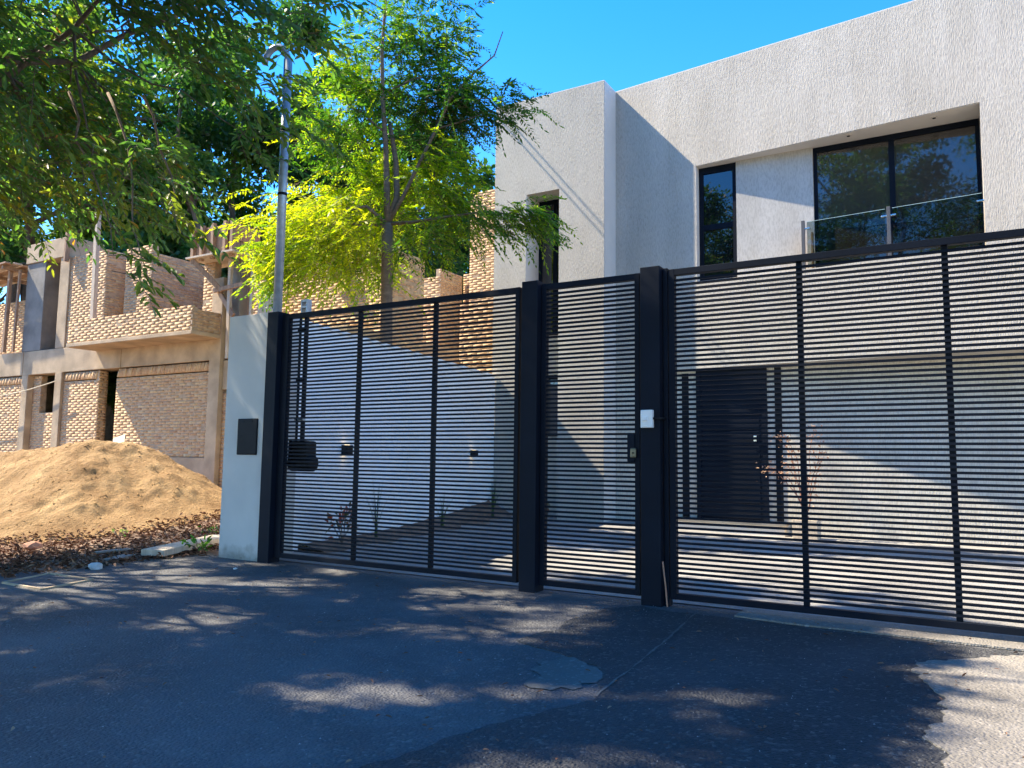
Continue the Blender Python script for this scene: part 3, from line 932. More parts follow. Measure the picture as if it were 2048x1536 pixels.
# ------------------------------------------------------------------ sand pile
RIDGE = [(-17.5, -0.6, 1.15), (-15.0, 0.2, 1.13), (-13.0, 0.75, 1.10), (-11.9, 1.0, 1.18), (-11.3, 1.25, 1.27), (-10.95, 1.75, 1.17), (-10.72, 2.25, 0.86), (-10.35, 2.65, 0.50)]
def value_noise(x, y, s, seed):
    r = np.random.default_rng(seed)
    G = r.random((64, 64))
    u, v = x*s, y*s
    i, j = np.floor(u).astype(int), np.floor(v).astype(int)
    fu, fv = u-i, v-j
    fu, fv = fu*fu*(3-2*fu), fv*fv*(3-2*fv)
    g = lambda a, b_: G[a % 64, b_ % 64]
    return (g(i, j)*(1-fu)+g(i+1, j)*fu)*(1-fv)+(g(i, j+1)*(1-fu)+g(i+1, j+1)*fu)*fv-0.5
def sand_z(X, Y):
    best = np.full(X.shape, -9.0)
    for (a, b_) in zip(RIDGE[:-1], RIDGE[1:]):
        ax, ay, ah = a
        bx, by, bh = b_
        dx, dy = bx-ax, by-ay
        t = np.clip(((X-ax)*dx+(Y-ay)*dy)/(dx*dx+dy*dy), 0, 1)
        d = np.hypot(X-ax-t*dx, Y-ay-t*dy)
        d2 = np.sqrt(d*d+0.03)-0.17
        best = np.maximum(best, ah+(bh-ah)*t-0.60*d2)
    gz = ground_z(X, Y)
    # soft toe
    k = 0.16
    m = np.maximum(best, gz)
    h = np.where(np.abs(best-gz) < k, (k-np.abs(best-gz))**2/(4*k), 0)
    up = sstep(0.02, 0.4, best-gz)
    z = m+h
    nz = 0.12*value_noise(X, Y, 1.3, 3)+0.09*value_noise(X, Y, 3.1, 4)+0.05*value_noise(X, Y, 8.0, 5)+0.03*value_noise(X, Y, 17.0, 6)
    riv = value_noise(X*0.5+Y*2.2, X*0.35-Y*0.1, 1.6, 8)+0.5*value_noise(X*0.8+Y*4.6, X*0.5, 1.7, 9)
    nz = nz+0.085*riv*sstep(0.15, 0.7, up)
    z = z+nz*np.clip(up+0.12, 0, 1)
    return z-0.035*(1-sstep(-0.22, -0.02, best-gz))
sx_, sy_ = np.meshgrid(np.linspace(-17.5, -8.3, 330), np.linspace(-2.6, 4.25, 250))
sz_ = sand_z(sx_, sy_)
ii = np.arange(sx_.size).reshape(sx_.shape)
Q = np.stack([ii[:-1, :-1], ii[:-1, 1:], ii[1:, 1:], ii[1:, :-1]], -1).reshape(-1, 4)
o = place('sand_pile', raw_mesh('sand_pile', np.stack([sx_, sy_, sz_], -1).reshape(-1, 3), Q, 'sand', smooth=True))
tag(o, 'large heap of orange building sand before the brick building', 'sand pile')
tag(MB().bar((-12.05, 2.05, 1.02), (-12.5, 2.35, 1.38), 0.20, 0.02, (0.3, -1, 1)).build('leaning_board', 'pale_timber'), 'pale short board sticking out of the sand heap', 'board')

def sand_clods(n=1500):
    P = np.stack([rng.uniform(-13, -8.6, n), rng.uniform(-1.6, 3.0, n)], -1)
    z = sand_z(P[:, 0], P[:, 1])
    s = 0.006+0.022*rng.random(n)**2
    base = np.array([[1, 0, 0], [-.6, .8, 0], [-.5, -.9, 0], [0, 0, 1.1]])
    V = base[None]*s[:, None, None]*rng.uniform(0.6, 1.3, (n, 4, 3))
    V += np.stack([P[:, 0], P[:, 1], z], -1)[:, None]
    F = np.array([[0, 1, 3], [1, 2, 3], [2, 0, 3]])[None]+4*np.arange(n)[:, None, None]
    o = place('sand_clods', raw_mesh('sand_clods', V.reshape(-1, 3), F.reshape(-1, 3), 'sand'))
    tag(o, 'loose clods scattered over the sand heap', None, None, 'stuff')
sand_clods()

# ------------------------------------------------------------------ leaves and trees
def unit(a):
    return a/np.maximum(np.linalg.norm(a, axis=-1, keepdims=True), 1e-9)

def leaves_arrays(P, D, N, L, W, fold=0.25):
    """n folded lance leaves, two quads each"""
    D = unit(D)
    S = unit(np.cross(D, N))
    U = np.cross(S, D)
    L, W = L[:, None], W[:, None]
    b0 = P
    tip = P+D*L-U*L*0.12
    l1 = P+D*L*0.28+S*W*0.42+U*W*fold
    l2 = P+D*L*0.66+S*W*0.40+U*W*fold-U*L*0.04
    r1 = P+D*L*0.28-S*W*0.42+U*W*fold
    r2 = P+D*L*0.66-S*W*0.40+U*W*fold-U*L*0.04
    V = np.stack([b0, l1, l2, tip, r2, r1], 1).reshape(-1, 3)
    k = 6*np.arange(len(P))[:, None]
    F = np.concatenate([k+np.array([[0, 1, 2, 3]]), k+np.array([[0, 3, 4, 5]])], 1).reshape(-1, 4)
    return V, F

def diamonds(P, D, N, L, W):
    D = unit(D)
    S = unit(np.cross(D, N))
    L, W = L[:, None], W[:, None]
    V = np.stack([P, P+D*L*0.45+S*W*0.5, P+D*L, P+D*L*0.45-S*W*0.5], 1).reshape(-1, 3)
    F = (4*np.arange(len(P))[:, None]+np.array([[0, 1, 2, 3]]))
    return V, F

def sprays(base, dirs, tint, nl, slen, ll, lw, droop=0.35, side=0.9, jitter=0.25):
    """pinnate sprays: nl leaves along each rachis"""
    n = len(base)
    t = (np.arange(nl)+0.5)/nl
    slen = slen*rng.uniform(0.7, 1.25, n)
    dirs = unit(dirs)
    up = np.array([0, 0, 1.0])
    sd = unit(np.cross(dirs, up)+1e-6)
    pos = base[:, None]+dirs[:, None]*(t[None, :, None]*slen[:, None, None])
    pos[..., 2] -= droop*(t[None]**2)*slen[:, None]
    sg = np.where(np.arange(nl) % 2 == 0, 1.0, -1.0)
    ld = dirs[:, None]*0.55+sd[:, None]*(sg[None, :, None]*side)+rng.normal(0, jitter, (n, nl, 3))
    ld[..., 2] -= droop*0.9
    ld[:, -1] = dirs*1.0+rng.normal(0, jitter, (n, 3))-up*droop
    N = up+rng.normal(0, 0.38, (n, nl, 3))
    Ls = ll*rng.uniform(0.65, 1.2, (n, nl))
    Ws = lw*rng.uniform(0.75, 1.15, (n, nl))
    T = np.clip(np.repeat(tint[:, None], nl, 1)+rng.normal(0, 0.06, (n, nl)), 0, 0.955)
    odd = rng.random((n, nl)) < 0.012
    T = np.where(odd, rng.uniform(0.965, 1.0, (n, nl)), T)
    return pos.reshape(-1, 3), ld.reshape(-1, 3), N.reshape(-1, 3), Ls.ravel(), Ws.ravel(), T.ravel()

def twigs_mesh(base, dirs, length, r, droop):
    """thin three sided rachis for each spray"""
    d = unit(dirs)
    n = len(base)
    a = base-d*0.10
    m = base+d*length*0.5
    m[:, 2] -= droop*0.25*length
    e = base+d*length
    e[:, 2] -= droop*length
    s = unit(np.cross(d, np.array([0.1, 0.2, 1.0])))
    u = np.cross(s, d)
    V = []
    for p, rr in ((a, r), (m, r*0.7), (e, r*0.3)):
        for k in range(3):
            an = 2*math.pi*k/3
            V.append(p+(s*math.cos(an)+u*math.sin(an))*rr)
    V = np.stack(V, 1).reshape(-1, 3)
    F = []
    for seg in (0, 1):
        for k in range(3):
            F.append([seg*3+k, seg*3+(k+1) % 3, seg*3+3+(k+1) % 3, seg*3+3+k])
    F = (9*np.arange(n)[:, None, None]+np.array(F)[None]).reshape(-1, 4)
    return V, F

def wander(a, b, n, amp, rnd, sag=0.0):
    a, b = np.array(a, float), np.array(b, float)
    L = np.linalg.norm(b-a)
    pts = []
    off = np.zeros(3)
    for i in range(n+1):
        t = i/n
        if 0 < i < n:
            off = off*0.6+np.array([rnd.uniform(-1, 1) for _ in range(3)])*amp*L
        else:
            off = np.zeros(3) if i == 0 else off*0.5
        p = a+(b-a)*t+off
        p[2] += sag*L*math.sin(math.pi*t)
        pts.append(tuple(p))
    return pts

# --- big street tree overhead, trunk on the verge left of the frame
def street_tree():
    rnd = random.Random(4)
    t = empty('street_tree', (-11.2, -3.2, 0.0), 'large leafy street tree whose branches hang over the upper left', 'tree')
    trunk = [(-11.2, -3.2, -0.1), (-11.1, -3.15, 0.8), (-10.9, -3.1, 1.9), (-10.6, -3.0, 3.0)]
    br = MB()
    limbs = []
    ends = [(-8.6, -0.2, 6.2), (-6.9, -1.6, 6.0), (-7.2, -3.6, 5.6), (-5.2, -2.3, 6.8), (-9.8, 0.6, 6.6), (-11.5, -0.8, 7.2), (-9.0, -6.0, 6.2), (-5.6, -4.6, 6.8), (-12.8, -4.2, 7.0), (-8.0, -2.2, 7.8), (-6.5, 0.6, 7.0)]
    MB().tube(trunk, [0.36, 0.29, 0.26, 0.23], 12).build('trunk', 'bark', t, smooth=True)
    joints = []
    for e in ends:
        pts = wander(trunk[-1] if rnd.random() < 0.6 else trunk[-2], e, 8, 0.05, rnd, 0.10)
        rad = [0.046*(1-i/8)**0.8+0.010 for i in range(9)]
        br.tube(pts, rad, 7)
        limbs.append(pts)
        joints += pts[3:]
    joints = np.array(joints)
    # crown volume
    c, r = np.array([-7.4, -2.0, 6.0]), np.array([5.6, 5.0, 3.5])
    P = []
    while len(P) < 9000:
        q = c+r*rng.uniform(-1, 1, (6000, 3))
        e = ((q-c)/r)**2
        ok = e.sum(1) < 1
        # lower skin, rising to the right, and the open sky on the right hand side
        low = 3.95+0.30*np.clip(q[:, 0]+7.6, 0, 4)+0.35*value_noise(q[:, 0], q[:, 1], 1.1, 21)
        ok &= q[:, 2] > low
        ok &= q[:, 0]+1.03*(q[:, 1]+5.69) < np.maximum(0.05, (q[:, 2]-4.9)*1.5)
        d = np.linalg.norm(q-CAM, axis=1)
        ok &= d > 3.6
        nz = value_noise(q[:, 0]+q[:, 2]*0.7, q[:, 1]-q[:, 2]*0.4, 0.8, 22)+0.6*value_noise(q[:, 0], q[:, 1]+q[:, 2], 1.9, 23)
        ok &= nz > -0.20
        su, sv = q[:, 0]+0.869*q[:, 2]+31, q[:, 1]+0.2*q[:, 2]+17
        ok &= value_noise(su, sv, 2.2, 27)+0.8*value_noise(su, sv, 4.6, 29) < 0.075  # gaps shaped along the sun's direction so sun patches reach the ground
        ok &= q[:, 1]+0.2*q[:, 2] < 1.0+0.9*value_noise(q[:, 0], q[:, 2], 1.1, 28)  # crown cut back to let sun into the yard
        hd = np.hypot(q[:, 0], q[:, 1]+5.69)
        ok &= (q[:, 2] > 1.0+0.66*hd) | (rng.random(len(q)) < 0.38)  # visible skirt thinned; dense unseen crown above keeps the ground shaded
        ok &= (q[:, 1] < 0.9+0.5*value_noise(q[:, 0], q[:, 2], 1.0, 25)) & (q[:, 0]+0.869*q[:, 2] < -0.45+1.0*value_noise(q[:, 1], q[:, 2], 0.9, 26))  # crown edge shaped so the yard and concrete pad get sun
        P += list(q[ok])
    P = np.array(P[:9000])
    # a few long hanging sprays below the skin
    hang = []
    for (hx, hy, hz0, hz1) in ((-6.75, -1.75, 4.0, 2.85), (-6.45, -1.55, 4.0, 2.70), (-6.2, -1.35, 4.0, 3.05)):
        pts = wander((hx-0.5, hy, hz0+0.5), (hx+0.15, hy+0.1, hz1), 6, 0.05, rnd)
        br.tube(pts, [0.016, 0.013, 0.011, 0.009, 0.007, 0.005, 0.004], 5)
        for p in pts[2:]:
            for _ in range(2):
                hang.append(np.array(p)+rng.normal(0, 0.07, 3))
    P = np.concatenate([P, np.array(hang)])
    out = P-np.array([-10.2, -2.6, 4.5])
    D = unit(out)*np.array([1, 1, 0.4])+rng.normal(0, 0.45, P.shape)
    D[:, 2] -= 0.28
    tint = np.clip(0.55+0.75*value_noise(P[:, 0]+0.5*P[:, 2], P[:, 1], 1.2, 31)+rng.normal(0, 0.15, len(P))+0.25*(P[:, 2] < 4.2)*(rng.random(len(P)) < 0.25), 0, 0.95)
    A = sprays(P, D, tint, 11, 0.40, 0.125, 0.048)
    V, F = leaves_arrays(*A[:5])
    o = place('foliage', raw_mesh('foliage', V, F, 'street_leaf', np.repeat(A[5], 2)), t)
    V2, F2 = twigs_mesh(P, D, 0.46, 0.0045, 0.35)
    place('twigs', raw_mesh('twigs', V2, F2, 'bark'), t)
    # secondary branches from the limbs to crown points
    pick = rng.choice(len(P), 420, replace=False)
    for i in pick:
        j = joints[np.argmin(((joints-P[i])**2).sum(1)+rng.random(len(joints))*1.0)]
        L = np.linalg.norm(P[i]-j)
        if 0.3 < L < 2.6:
            br.tube(wander(j, P[i], 5, 0.07, rnd, -0.06), [0.014*k for k in (1.25, 1.0, 0.75, 0.55, 0.4, 0.25)], 5, False)
    br.build('limbs', 'bark', t, smooth=True)
street_tree()

# --- slender golden-green tree between the white wall and the brick walls
def golden_tree():
    rnd = random.Random(9)
    bx, by = -7.76, 3.6
    R2 = np.array([CR[0], CR[1], 0])/math.hypot(CR[0], CR[1])
    F2 = np.array([-R2[1], R2[0], 0])
    def pt(a, bb, z):
        return np.array([bx, by, 0])+R2*a+F2*bb+np.array([0, 0, z])
    t = empty('golden_tree', (bx, by, 0.3), 'slender young tree with golden green feathery leaves above the left gate', 'tree')
    fork = pt(-0.03, 0, 4.75)
    MB().tube([pt(0.03, 0, 0.2), pt(0.03, 0, 1.6), pt(0.0, 0.02, 3.0), pt(-0.02, 0, 4.2), fork], [0.12, 0.105, 0.095, 0.088, 0.085], 12).build('trunk', 'smooth_bark', t, smooth=True)
    br = MB()
    def limb(pts, r0, r1):
        n = len(pts)
        br.tube(pts, [r0+(r1-r0)*i/(n-1) for i in range(n)], 7)
    limb([fork, pt(-0.06, .02, 5.3), pt(-0.10, .05, 6.0), pt(-0.17, .05, 6.8), pt(-0.20, .0, 7.6), pt(-0.16, 0, 8.6), pt(-0.1, 0, 9.3)], 0.058, 0.014)
    limb([fork, pt(0.10, .05, 5.2), pt(0.06, .1, 5.8), pt(-0.02, .12, 6.25), pt(-0.06, .12, 6.45)], 0.06, 0.03)
    limb([fork, pt(0.22, -.05, 5.2), pt(0.48, -.1, 5.75), pt(0.72, -.15, 6.25), pt(0.95, -.2, 6.75), pt(1.3, -.2, 7.15), pt(1.62, -.2, 7.45), pt(1.75, -.2, 7.85)], 0.036, 0.008)
    limb([fork, pt(0.4, -.15, 4.74), pt(0.9, -.3, 4.78), pt(1.5, -.35, 4.85), pt(2.1, -.4, 4.8)], 0.032, 0.007)
    limb([fork, pt(-0.35, -.1, 5.0), pt(-0.65, -.15, 4.92), pt(-1.0, -.2, 4.45), pt(-1.25, -.2, 4.1)], 0.032, 0.010)
    limb([fork, pt(-0.45, .1, 4.75), pt(-0.9, .2, 4.85), pt(-1.4, .2, 4.8)], 0.022, 0.007)
    limb([pt(-0.16, .05, 6.3), pt(-0.5, 0.1, 6.6), pt(-0.95, .15, 6.9)], 0.02, 0.006)
    limb([pt(-0.18, .05, 6.9), pt(0.3, 0.1, 7.2), pt(0.8, .1, 7.3)], 0.022, 0.006)
    limb([pt(0.72, -.15, 6.25), pt(1.1, -.2, 6.35), pt(1.6, -.2, 6.55), pt(2.0, -.2, 6.65)], 0.014, 0.004)
    limb([pt(0.95, -.2, 6.75), pt(1.25, -.25, 6.7), pt(1.8, -.3, 6.7)], 0.010, 0.004)
    clumps = [  # a, b, z, ra, rb, rz, count, tint (upper clumps' backlit shade is put into darker tints)
        (-1.02, -.1, 4.48, 0.95, .9, .66, 390, .90), (-0.75, .6, 5.05, 0.85, .8, .55, 260, .86), (-1.62, 0, 4.05, .42, .5, .38, 80, .72),
        (0.80, .1, 5.30, 0.50, .6, .75, 190, .66), (0.30, .9, 5.6, .55, .6, .55, 120, .78), (0.42, .6, 6.95, .8, .6, .80, 280, .14),
        (-0.85, .2, 6.35, .55, .6, .65, 130, .52), (-0.30, .8, 5.95, .5, .5, .4, 100, .75), (0.15, .6, 8.2, 1.0, .7, .8, 270, .22), (0.95, 0, 6.75, .45, .5, .45, 130, .10),
        (1.75, -.3, 4.78, .65, .5, .22, 95, .52), (2.25, -.4, 4.72, .30, .3, .22, 36, .40), (1.85, -.2, 6.62, .35, .3, .2, 30, .15), (1.4, -.2, 6.6, .5, .3, .3, 34, .25),
        (0.55, -.1, 4.55, .55, .4, .25, 55, .60), (-0.4, .7, 4.35, .5, .5, .35, 70, .84), (0.2, 0, 9.3, .8, .8, .6, 160, .3), (-0.6, 0.1, 7.2, .45, .5, .5, 90, .4)]
    P, T = [], []
    for a, bb, z, ra, rb, rz, cnt, tn in clumps:
        q = rng.normal(0, 0.52, (cnt, 3))
        q = np.where(np.abs(q) > 1.15, q*0.6, q)
        for k in q:
            P.append(pt(a+k[0]*ra, bb+k[1]*rb, z+k[2]*rz))
            T.append(tn-(0.13 if tn > 0.45 else 0)+rnd.gauss(0, .15)+0.12*k[2])
    P, T = np.array(P), np.clip(np.array(T), 0, 0.94)
    D = unit(P-np.array([bx, by, 5.2]))*np.array([1, 1, .3])+rng.normal(0, .55, P.shape)
    D[:, 2] -= 0.10
    A = sprays(P, D, T, 22, 0.46, 0.105, 0.032, 0.45, 1.0, 0.18)
    V, F = diamonds(*A[:5])
    T2 = np.where(A[5] > 0.955, 0.9, A[5])
    place('foliage', raw_mesh('foliage', V, F, 'golden_leaf', T2), t)
    V2, F2 = twigs_mesh(P, D, 0.46, 0.0035, 0.45)
    place('twigs', raw_mesh('twigs', V2, F2, 'smooth_bark'), t)
    br.build('limbs', 'smooth_bark', t, smooth=True)
golden_tree()

# --- trees behind the site and across the street
def big_tree(x, y, z, h, rad, label, seed, n=7000, tint0=0.35, group='trees behind the brick building', leaf=0.20, low=0.30, stems=2):
    rnd = random.Random(seed)
    r0 = np.random.default_rng(seed)
    t = empty('background_tree', (x, y, z), label, 'tree', group)
    tr = MB()
    cl = []
    for s in range(stems):
        a = rnd.uniform(0, 6.28)
        top = np.array([x+math.cos(a)*rad*0.45, y+math.sin(a)*rad*0.45, z+h*0.72])
        pts = wander((x+0.25*math.cos(a), y+0.25*math.sin(a), z-0.2), top, 8, 0.035, rnd)
        tr.tube(pts, [0.24*(1-0.8*i/8) for i in range(9)], 8)
        for i in range(7):
            st = np.array(pts[3+rnd.randrange(5)])
            b_ = rnd.uniform(0, 6.28)
            ln = rnd.uniform(0.5, 1.0)*rad
            e = st+np.array([math.cos(b_)*ln, math.sin(b_)*ln, rnd.uniform(0.1, 0.6)*ln+0.2])
            tr.tube(wander(st, e, 4, 0.06, rnd), [0.09, 0.07, 0.05, 0.035, 0.02], 6)
            cl.append(e)
    tr.build('trunk', 'bark', t, smooth=True)
    while len(cl) < 46:
        q = np.array([rnd.uniform(-1, 1) for _ in range(3)])
        if 0.25 < np.linalg.norm(q) < 1:
            cl.append(np.array([x, y, z+h*(low+1)/2])+q*np.array([rad, rad, h*(1-low)/2]))
    cl = np.array(cl)
    w = r0.integers(0, len(cl), n)
    sz = r0.uniform(0.55, 1.05, len(cl))*rad*0.30
    q = r0.normal(0, 1, (n, 3))
    q = unit(q)*(r0.uniform(0.35, 1.0, (n, 1)))
    P = cl[w]+q*sz[w][:, None]*np.array([1, 1, 0.7])
    D = q+r0.normal(0, .6, (n, 3))
    D[:, 2] -= 0.35
    N = np.array([0, 0, 1.0])+r0.normal(0, .6, (n, 3))
    T = np.clip(tint0+(r0.uniform(-.18, .28, len(cl)))[w]+r0.normal(0, .12, n)+0.12*q[:, 2], 0, 1)
    V, F = diamonds(P, D, N, leaf*r0.uniform(.6, 1.25, n), leaf*0.55*r0.uniform(.6, 1.25, n))
    place('foliage', raw_mesh('foliage', V, F, 'forest_leaf', T), t)
    return t
BT = [(-20.8, 9.4, 7.5, 3.0, 'low bushy tree just behind the brick balcony walls', .45), (-29.5, 9.0, 17.0, 4.0, 'tall light green tree at the far left edge above the board shelter', .58), (-30.5, 4.6, 10.0, 3.6, 'low dark tree seen under the board shelter', .35), (-26.5, 7.6, 16.0, 3.6, 'bushy bright green tree at the left behind the tiled shelter', .62), (-24.6, 9.2, 17.5, 3.6, 'forked dark tree rising behind the concrete header', .52),
      (-23.6, 11.4, 17.0, 3.2, 'dense green tree behind the tall timber post', .55), (-20.6, 10.8, 16.0, 3.2, 'leaning dark green tree left of the formwork box', .42),
      (-20.0, 13.4, 17.5, 3.4, 'tall shaded tree behind the formwork box', .28), (-17.4, 12.8, 14.5, 3.0, 'dark tree directly behind the pipe mast', .34),
      (-16.6, 15.6, 12.5, 3.2, 'rounded dark tree behind the golden tree trunk', .30), (-15.1, 13.2, 11.0, 2.6, 'dark evergreen tree at the edge of open sky beside the house', .20)]
for i, (x, y, h, rd, lab, tn) in enumerate(BT):
    big_tree(x, y, 0.9, h, rd, lab, 100+i, 21000, tn, leaf=0.24, low=0.06)
FT = [(-13, -16.5, 15.5, 4.8, 'dark tree across the street mirrored in the narrow upper window'), (-6.0, -17.5, 20.5, 5.8, 'broad tree across the street mirrored in the left pane of the wide window'),
      (0.5, -18.0, 18.5, 5.4, 'branching tree across the street mirrored in the right pane of the wide window'), (7.5, -17.0, 13.5, 4.4, 'tree across the street mirrored at the right edge of the wide window')]
for i, (x, y, h, rd, lab) in enumerate(FT):
    big_tree(x, y, 0, h, rd, lab, 200+i, 36000, .4, 'trees across the street mirrored in the windows', 0.21, 0.15)

# ------------------------------------------------------------------ small plants in the yard
def blades(name, x, y, n, h, spread, label, tint=(0.2, 0.8)):
    z = float(ground_z(x, y))+0.05
    V, F, T = [], [], []
    for i in range(n):
        a = random.uniform(0, 6.28)
        L = h*random.uniform(0.55, 1.1)
        s = spread*random.uniform(0.15, 1.0)
        w = random.uniform(0.004, 0.008)
        sd = np.array([-math.sin(a), math.cos(a), 0])*w
        k = len(V)
        for j in range(5):
            t = j/4
            p = np.array([x+random.uniform(-.03, .03)*(j == 0)+math.cos(a)*s*t**1.7, y+math.sin(a)*s*t**1.7, z+L*(t-0.12*t*t*s/spread)])
            ww = sd*(1-t*0.9)
            V += [p-ww, p+ww]
        tt = random.uniform(*tint)
        for j in range(4):
            F.append([k+2*j, k+2*j+1, k+2*j+3, k+2*j+2])
            T.append(tt)
    t = empty(name, (x, y, z), label, 'plant', 'grass tufts along the white wall')
    place('blades', raw_mesh('blades', V, F, 'grass_blade', T), t)
blades('grass_tuft', -6.62, 2.15, 26, 0.72, 0.26, 'tall thin grass tuft below the wall lamp nearest the motor')
blades('grass_tuft', -6.90, 4.0, 30, 0.52, 0.42, 'low spreading grass tuft in the middle of the white wall')
blades('grass_tuft', -7.22, 5.95, 60, 0.74, 0.30, 'dense tall grass tuft below the wall lamp near the house')
blades('grass_tuft', -7.25, 6.75, 14, 0.40, 0.30, 'small sparse grass tuft at the corner of the house')
def leafy(name, x, y, z, h, n, mat, leaf, label, spread, cat='plant', stems=5):
    t = empty(name, (x, y, z), label, cat)
    st = MB()
    P = []
    for s in range(stems):
        a = random.uniform(0, 6.28)
        e = np.array([x+math.cos(a)*spread*random.uniform(.3, 1), y+math.sin(a)*spread*random.uniform(.3, 1), z+h*random.uniform(.6, 1)])
        pts = wander((x, y, z-0.02), e, 4, 0.05, random, 0.05)
        st.tube(pts, [0.008, 0.007, 0.006, 0.005, 0.003], 5)
        for _ in range(n//stems):
            q = np.array(pts[random.choice((2, 3, 3, 4, 4))])+rng.normal(0, h*0.08, 3)
            P.append(q)
    st.build('stems', 'smooth_bark', t)
    P = np.array(P)
    D = unit(P-np.array([x, y, z+h*0.3]))+rng.normal(0, .5, P.shape)
    V, F = leaves_arrays(P, D, np.array([0, 0, 1.])+rng.normal(0, .4, P.shape), leaf*rng.uniform(.6, 1.2, len(P)), leaf*0.42*rng.uniform(.7, 1.2, len(P)))
    place('leaves', raw_mesh('leaves', V, F, mat, np.repeat(rng.random(len(P)), 2)), t)
    return t
leafy('croton_plant', -6.42, 1.3, 0.07, 0.40, 60, 'red_leaf', 0.095, 'small red and green croton plant behind the left gate', 0.24)
leafy('red_plant', -6.80, 7.18, 0.02, 0.24, 16, 'red_leaf', 0.07, 'tiny dark red plant in the tower recess', 0.08)
leafy('weed', -7.32, 0.05, 0.01, 0.16, 46, 'weed_leaf', 0.075, 'bright green weed at the foot of the grey pillar', 0.22)
leafy('weed', -8.35, 1.25, 0.17, 0.20, 26, 'weed_leaf', 0.08, 'light green sprig growing at the toe of the sand heap', 0.16)
leafy('weed', -8.05, 0.75, 0.10, 0.10, 24, 'weed_leaf', 0.06, 'low green weed between the plank and the sand heap', 0.16)
leafy('weed', -8.9, 0.1, 0.10, 0.07, 16, 'weed_leaf', 0.05, 'small green weed at the front edge of the sand', 0.12)
# dry shrub in a block planter by the entrance step
pz = float(ground_z(-2.2, 7.1))
pl = empty('block_planter', (-2.2, 7.08, pz), 'square pale block planter right of the entrance step', 'planter')
MB().box(-2.40, -2.03, 6.92, 7.22, pz, pz+0.30).build('planter_body', 'pale_timber', pl, 0.01)
MB().box(-2.36, -2.07, 6.96, 7.18, pz+0.301, pz+0.306).build('planter_soil', 'earth', pl)
dt = empty('dry_shrub', (-2.2, 7.08, pz+0.3), 'dry pinkish shrub arching in front of the dark door', 'plant')
st = MB()
P = []
for (ex, ey, ez) in ((-2.75, 6.95, 1.05), (-2.66, 7.0, 1.55), (-2.45, 6.95, 1.45), (-1.98, 7.0, 1.45), (-1.92, 7.02, 1.2), (-2.05, 6.95, 1.6), (-2.85, 6.95, 0.95), (-2.1, 6.9, 0.75), (-2.5, 6.95, 1.1)):
    pts = wander((-2.2+random.uniform(-.05, .05), 7.07, pz+0.29), (ex, ey, ez), 6, 0.03, random, 0.22 if ex < -2.3 else 0.05)
    st.tube(pts, [0.010, 0.009, 0.008, 0.007, 0.006, 0.004, 0.003], 5)
    for p in pts[3:]:
        for _ in range(11):
            P.append(np.array(p)+rng.normal(0, .055, 3))
st.build('stems', 'terracotta', dt)
P = np.array(P)
V, F = leaves_arrays(P, rng.normal(0, 1, P.shape), np.array([0, 0, 1.])+rng.normal(0, .6, P.shape), 0.055*rng.uniform(.6, 1.2, len(P)), 0.03*rng.uniform(.6, 1.2, len(P)))
place('leaves', raw_mesh('leaves', V, F, 'dry_leaf', np.repeat(rng.random(len(P)), 2)), dt)

# ------------------------------------------------------------------ things lying in front
cov = empty('inspection_cover', (-6.7, -1.95, 0.006), 'flat dark square inspection cover in the asphalt by the leaf litter', 'manhole cover')
MB().prism([(-6.86, -2.16), (-6.36, -2.16), (-6.50, -1.72), (-7.05, -1.74)], 0.0065, 0.016).build('cover_plate', 'old_asphalt', cov, 0.004)
for a, c_ in (((-6.90, -2.19), (-6.33, -2.19)), ((-6.33, -2.18), (-6.47, -1.69)), ((-6.47, -1.69), (-7.09, -1.71)), ((-7.09, -1.71), (-6.90, -2.19))):
    MB().bar((*a, 0.012), (*c_, 0.012), 0.02, 0.018).build('cover_frame', 'concrete', cov)
tag(MB().bar((-7.35, -0.52, 0.065), (-7.78, 0.72, 0.10), 0.27, 0.065).build('fallen_plank', 'pale_timber', None, 0.006), 'thick grey plank lying on the leaf litter beside the pillar', 'plank')
def rock(name, x, y, z, r, label, mat='stone', seed=1, flat=0.6, cat='stone'):
    bm = bmesh.new()
    bmesh.ops.create_icosphere(bm, subdivisions=2, radius=r)
    rr = random.Random(seed)
    for v in bm.verts:
        v.co *= rr.uniform(0.78, 1.15)
        v.co.z *= flat
        v.co += Vector((x, y, z+r*flat*0.7))
    me = bpy.data.meshes.new(name)
    bm.to_mesh(me)
    bm.free()
    me.materials.append(MATS[mat])
    return tag(place(name, me), label, cat)
rock('pale_stone', -7.1, -1.28, 0.0, 0.065, 'pale round stone on the edge of the asphalt', 'stone', 2, 0.6)
rock('small_stone', -6.05, -0.55, 0.004, 0.022, 'tiny white stone on the asphalt before the left gate', 'stone', 3, 0.5)
tag(MB().bar((-7.42, -0.95, 0.03), (-7.58, -0.62, 0.035), 0.13, 0.02).build('board_scrap', 'grey_concrete'), 'flat grey board scrap nearest the asphalt edge', 'board')
tag(MB().bar((-7.95, -0.75, 0.05), (-7.9, -0.42, 0.06), 0.10, 0.015).build('board_scrap', 'grey_concrete'), 'flat grey board scrap in the middle of the leaf litter', 'board')
rock('brick_lump', -8.9, -0.9, 0.03, 0.10, 'orange brick lump at the toe of the sand', 'terracotta', 6, 0.5, 'brick')

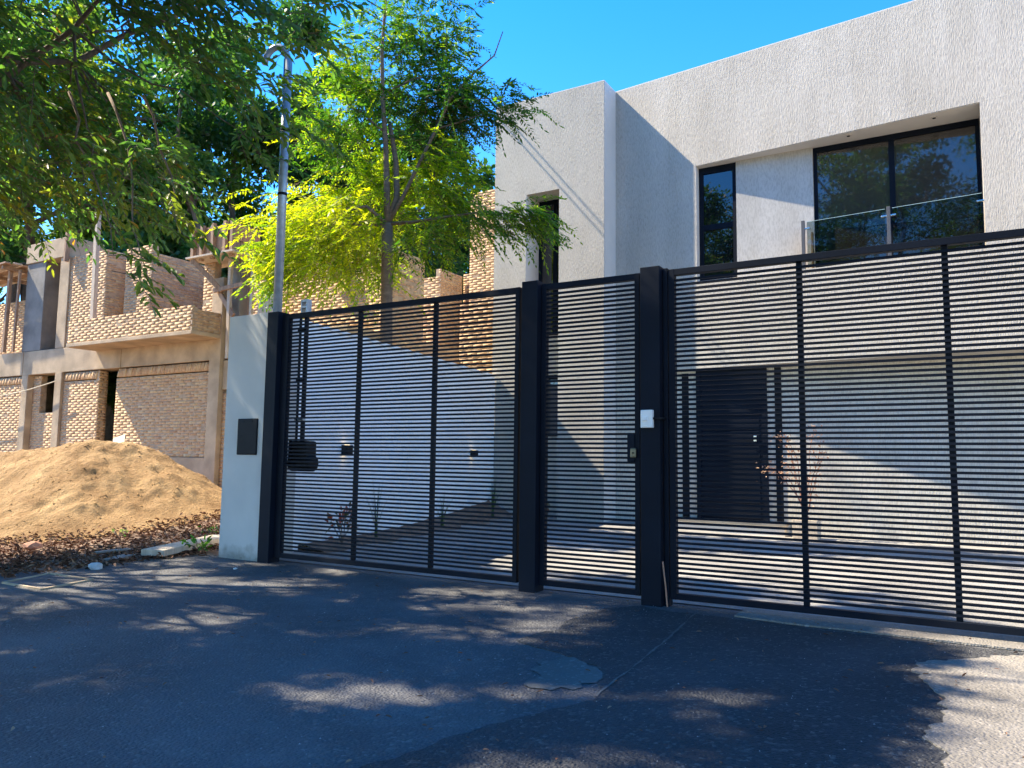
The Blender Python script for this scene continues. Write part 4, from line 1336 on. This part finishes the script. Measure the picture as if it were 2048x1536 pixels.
# fallen leaf litter
def litter(n=17000):
    x = rng.uniform(-12.5, -7.15, n)
    y = rng.uniform(-2.3, 3.4, n)
    ok = (sand_z(x, y)-ground_z(x, y) < 0.03+0.05*rng.random(n)) & ((x < -7.3) | (y < -0.02)) & (y > -2.05-0.05*rng.random(n)) & (y < 2.8+x*0+2)
    x, y = x[ok], y[ok]
    z = np.maximum(ground_z(x, y), sand_z(x, y))+rng.uniform(0.004, 0.05, len(x))
    P = np.stack([x, y, z], -1)
    D = rng.normal(0, 1, P.shape)*np.array([1, 1, .35])
    N = np.array([0, 0, 1.])+rng.normal(0, .5, P.shape)
    V, F = leaves_arrays(P, D, N, rng.uniform(.03, .085, len(x)), rng.uniform(.014, .034, len(x)), 0.3)
    o = place('leaf_litter', raw_mesh('leaf_litter', V, F, 'litter_leaf', np.repeat(np.clip(rng.beta(1.6, 1.8, len(x)), 0, 1), 2)))
    tag(o, 'brown fallen leaf litter covering the verge', None, None, 'stuff')
litter()
def stray(n=420):
    x = rng.uniform(-7, 1.5, n)
    y = rng.uniform(-4.8, 0.0, n)
    P = np.stack([x, y, np.full(n, 0.024)], -1)
    D = rng.normal(0, 1, P.shape)*np.array([1, 1, .08])
    N = np.array([0, 0, 1.])+rng.normal(0, .25, P.shape)
    V, F = leaves_arrays(P, D, N, rng.uniform(.012, .045, n), rng.uniform(.005, .014, n), 0.3)
    tag(place('stray_leaves', raw_mesh('stray_leaves', V, F, 'litter_leaf', np.repeat(rng.uniform(.3, 1, n), 2))), 'stray dry leaflets scattered on the asphalt', None, None, 'stuff')
stray()
def chips(n=9000):
    x = rng.uniform(-7, 1.8, n)
    y = rng.uniform(-4.9, 0.0, n)
    s = 0.0014+0.0040*rng.random(n)**3
    base = np.array([[1, 0, 0], [-.6, .8, 0], [-.5, -.9, 0], [0, 0, 0.9]])
    V = base[None]*s[:, None, None]*rng.uniform(.6, 1.4, (n, 4, 3))+np.stack([x, y, np.full(n, 0.0125)], -1)[:, None]
    F = np.array([[0, 1, 3], [1, 2, 3], [2, 0, 3]])[None]+4*np.arange(n)[:, None, None]
    tag(place('asphalt_chips', raw_mesh('asphalt_chips', V.reshape(-1, 3), F.reshape(-1, 3), 'chip', np.repeat(rng.random(n), 3))), 'loose pale grit on the asphalt', None, None, 'stuff')
chips()
# the two service wires overhead that throw lines of shade on the tower
for k, (x, z) in enumerate(((-9.5, 9.62), (-9.62, 9.95))):
    pts = [(x-2.0*(1-t)+0.3*t, -16+24*t, z+0.5*(1-t)-0.6*math.sin(math.pi*t)) for t in np.linspace(0, 1, 25)]
    tag(MB().tube(pts, 0.014, 6).build('overhead_wire', 'dark_plastic'), ('lower' if k == 0 else 'upper')+' of two overhead service wires shading the tower wall', 'wire', 'overhead wires')
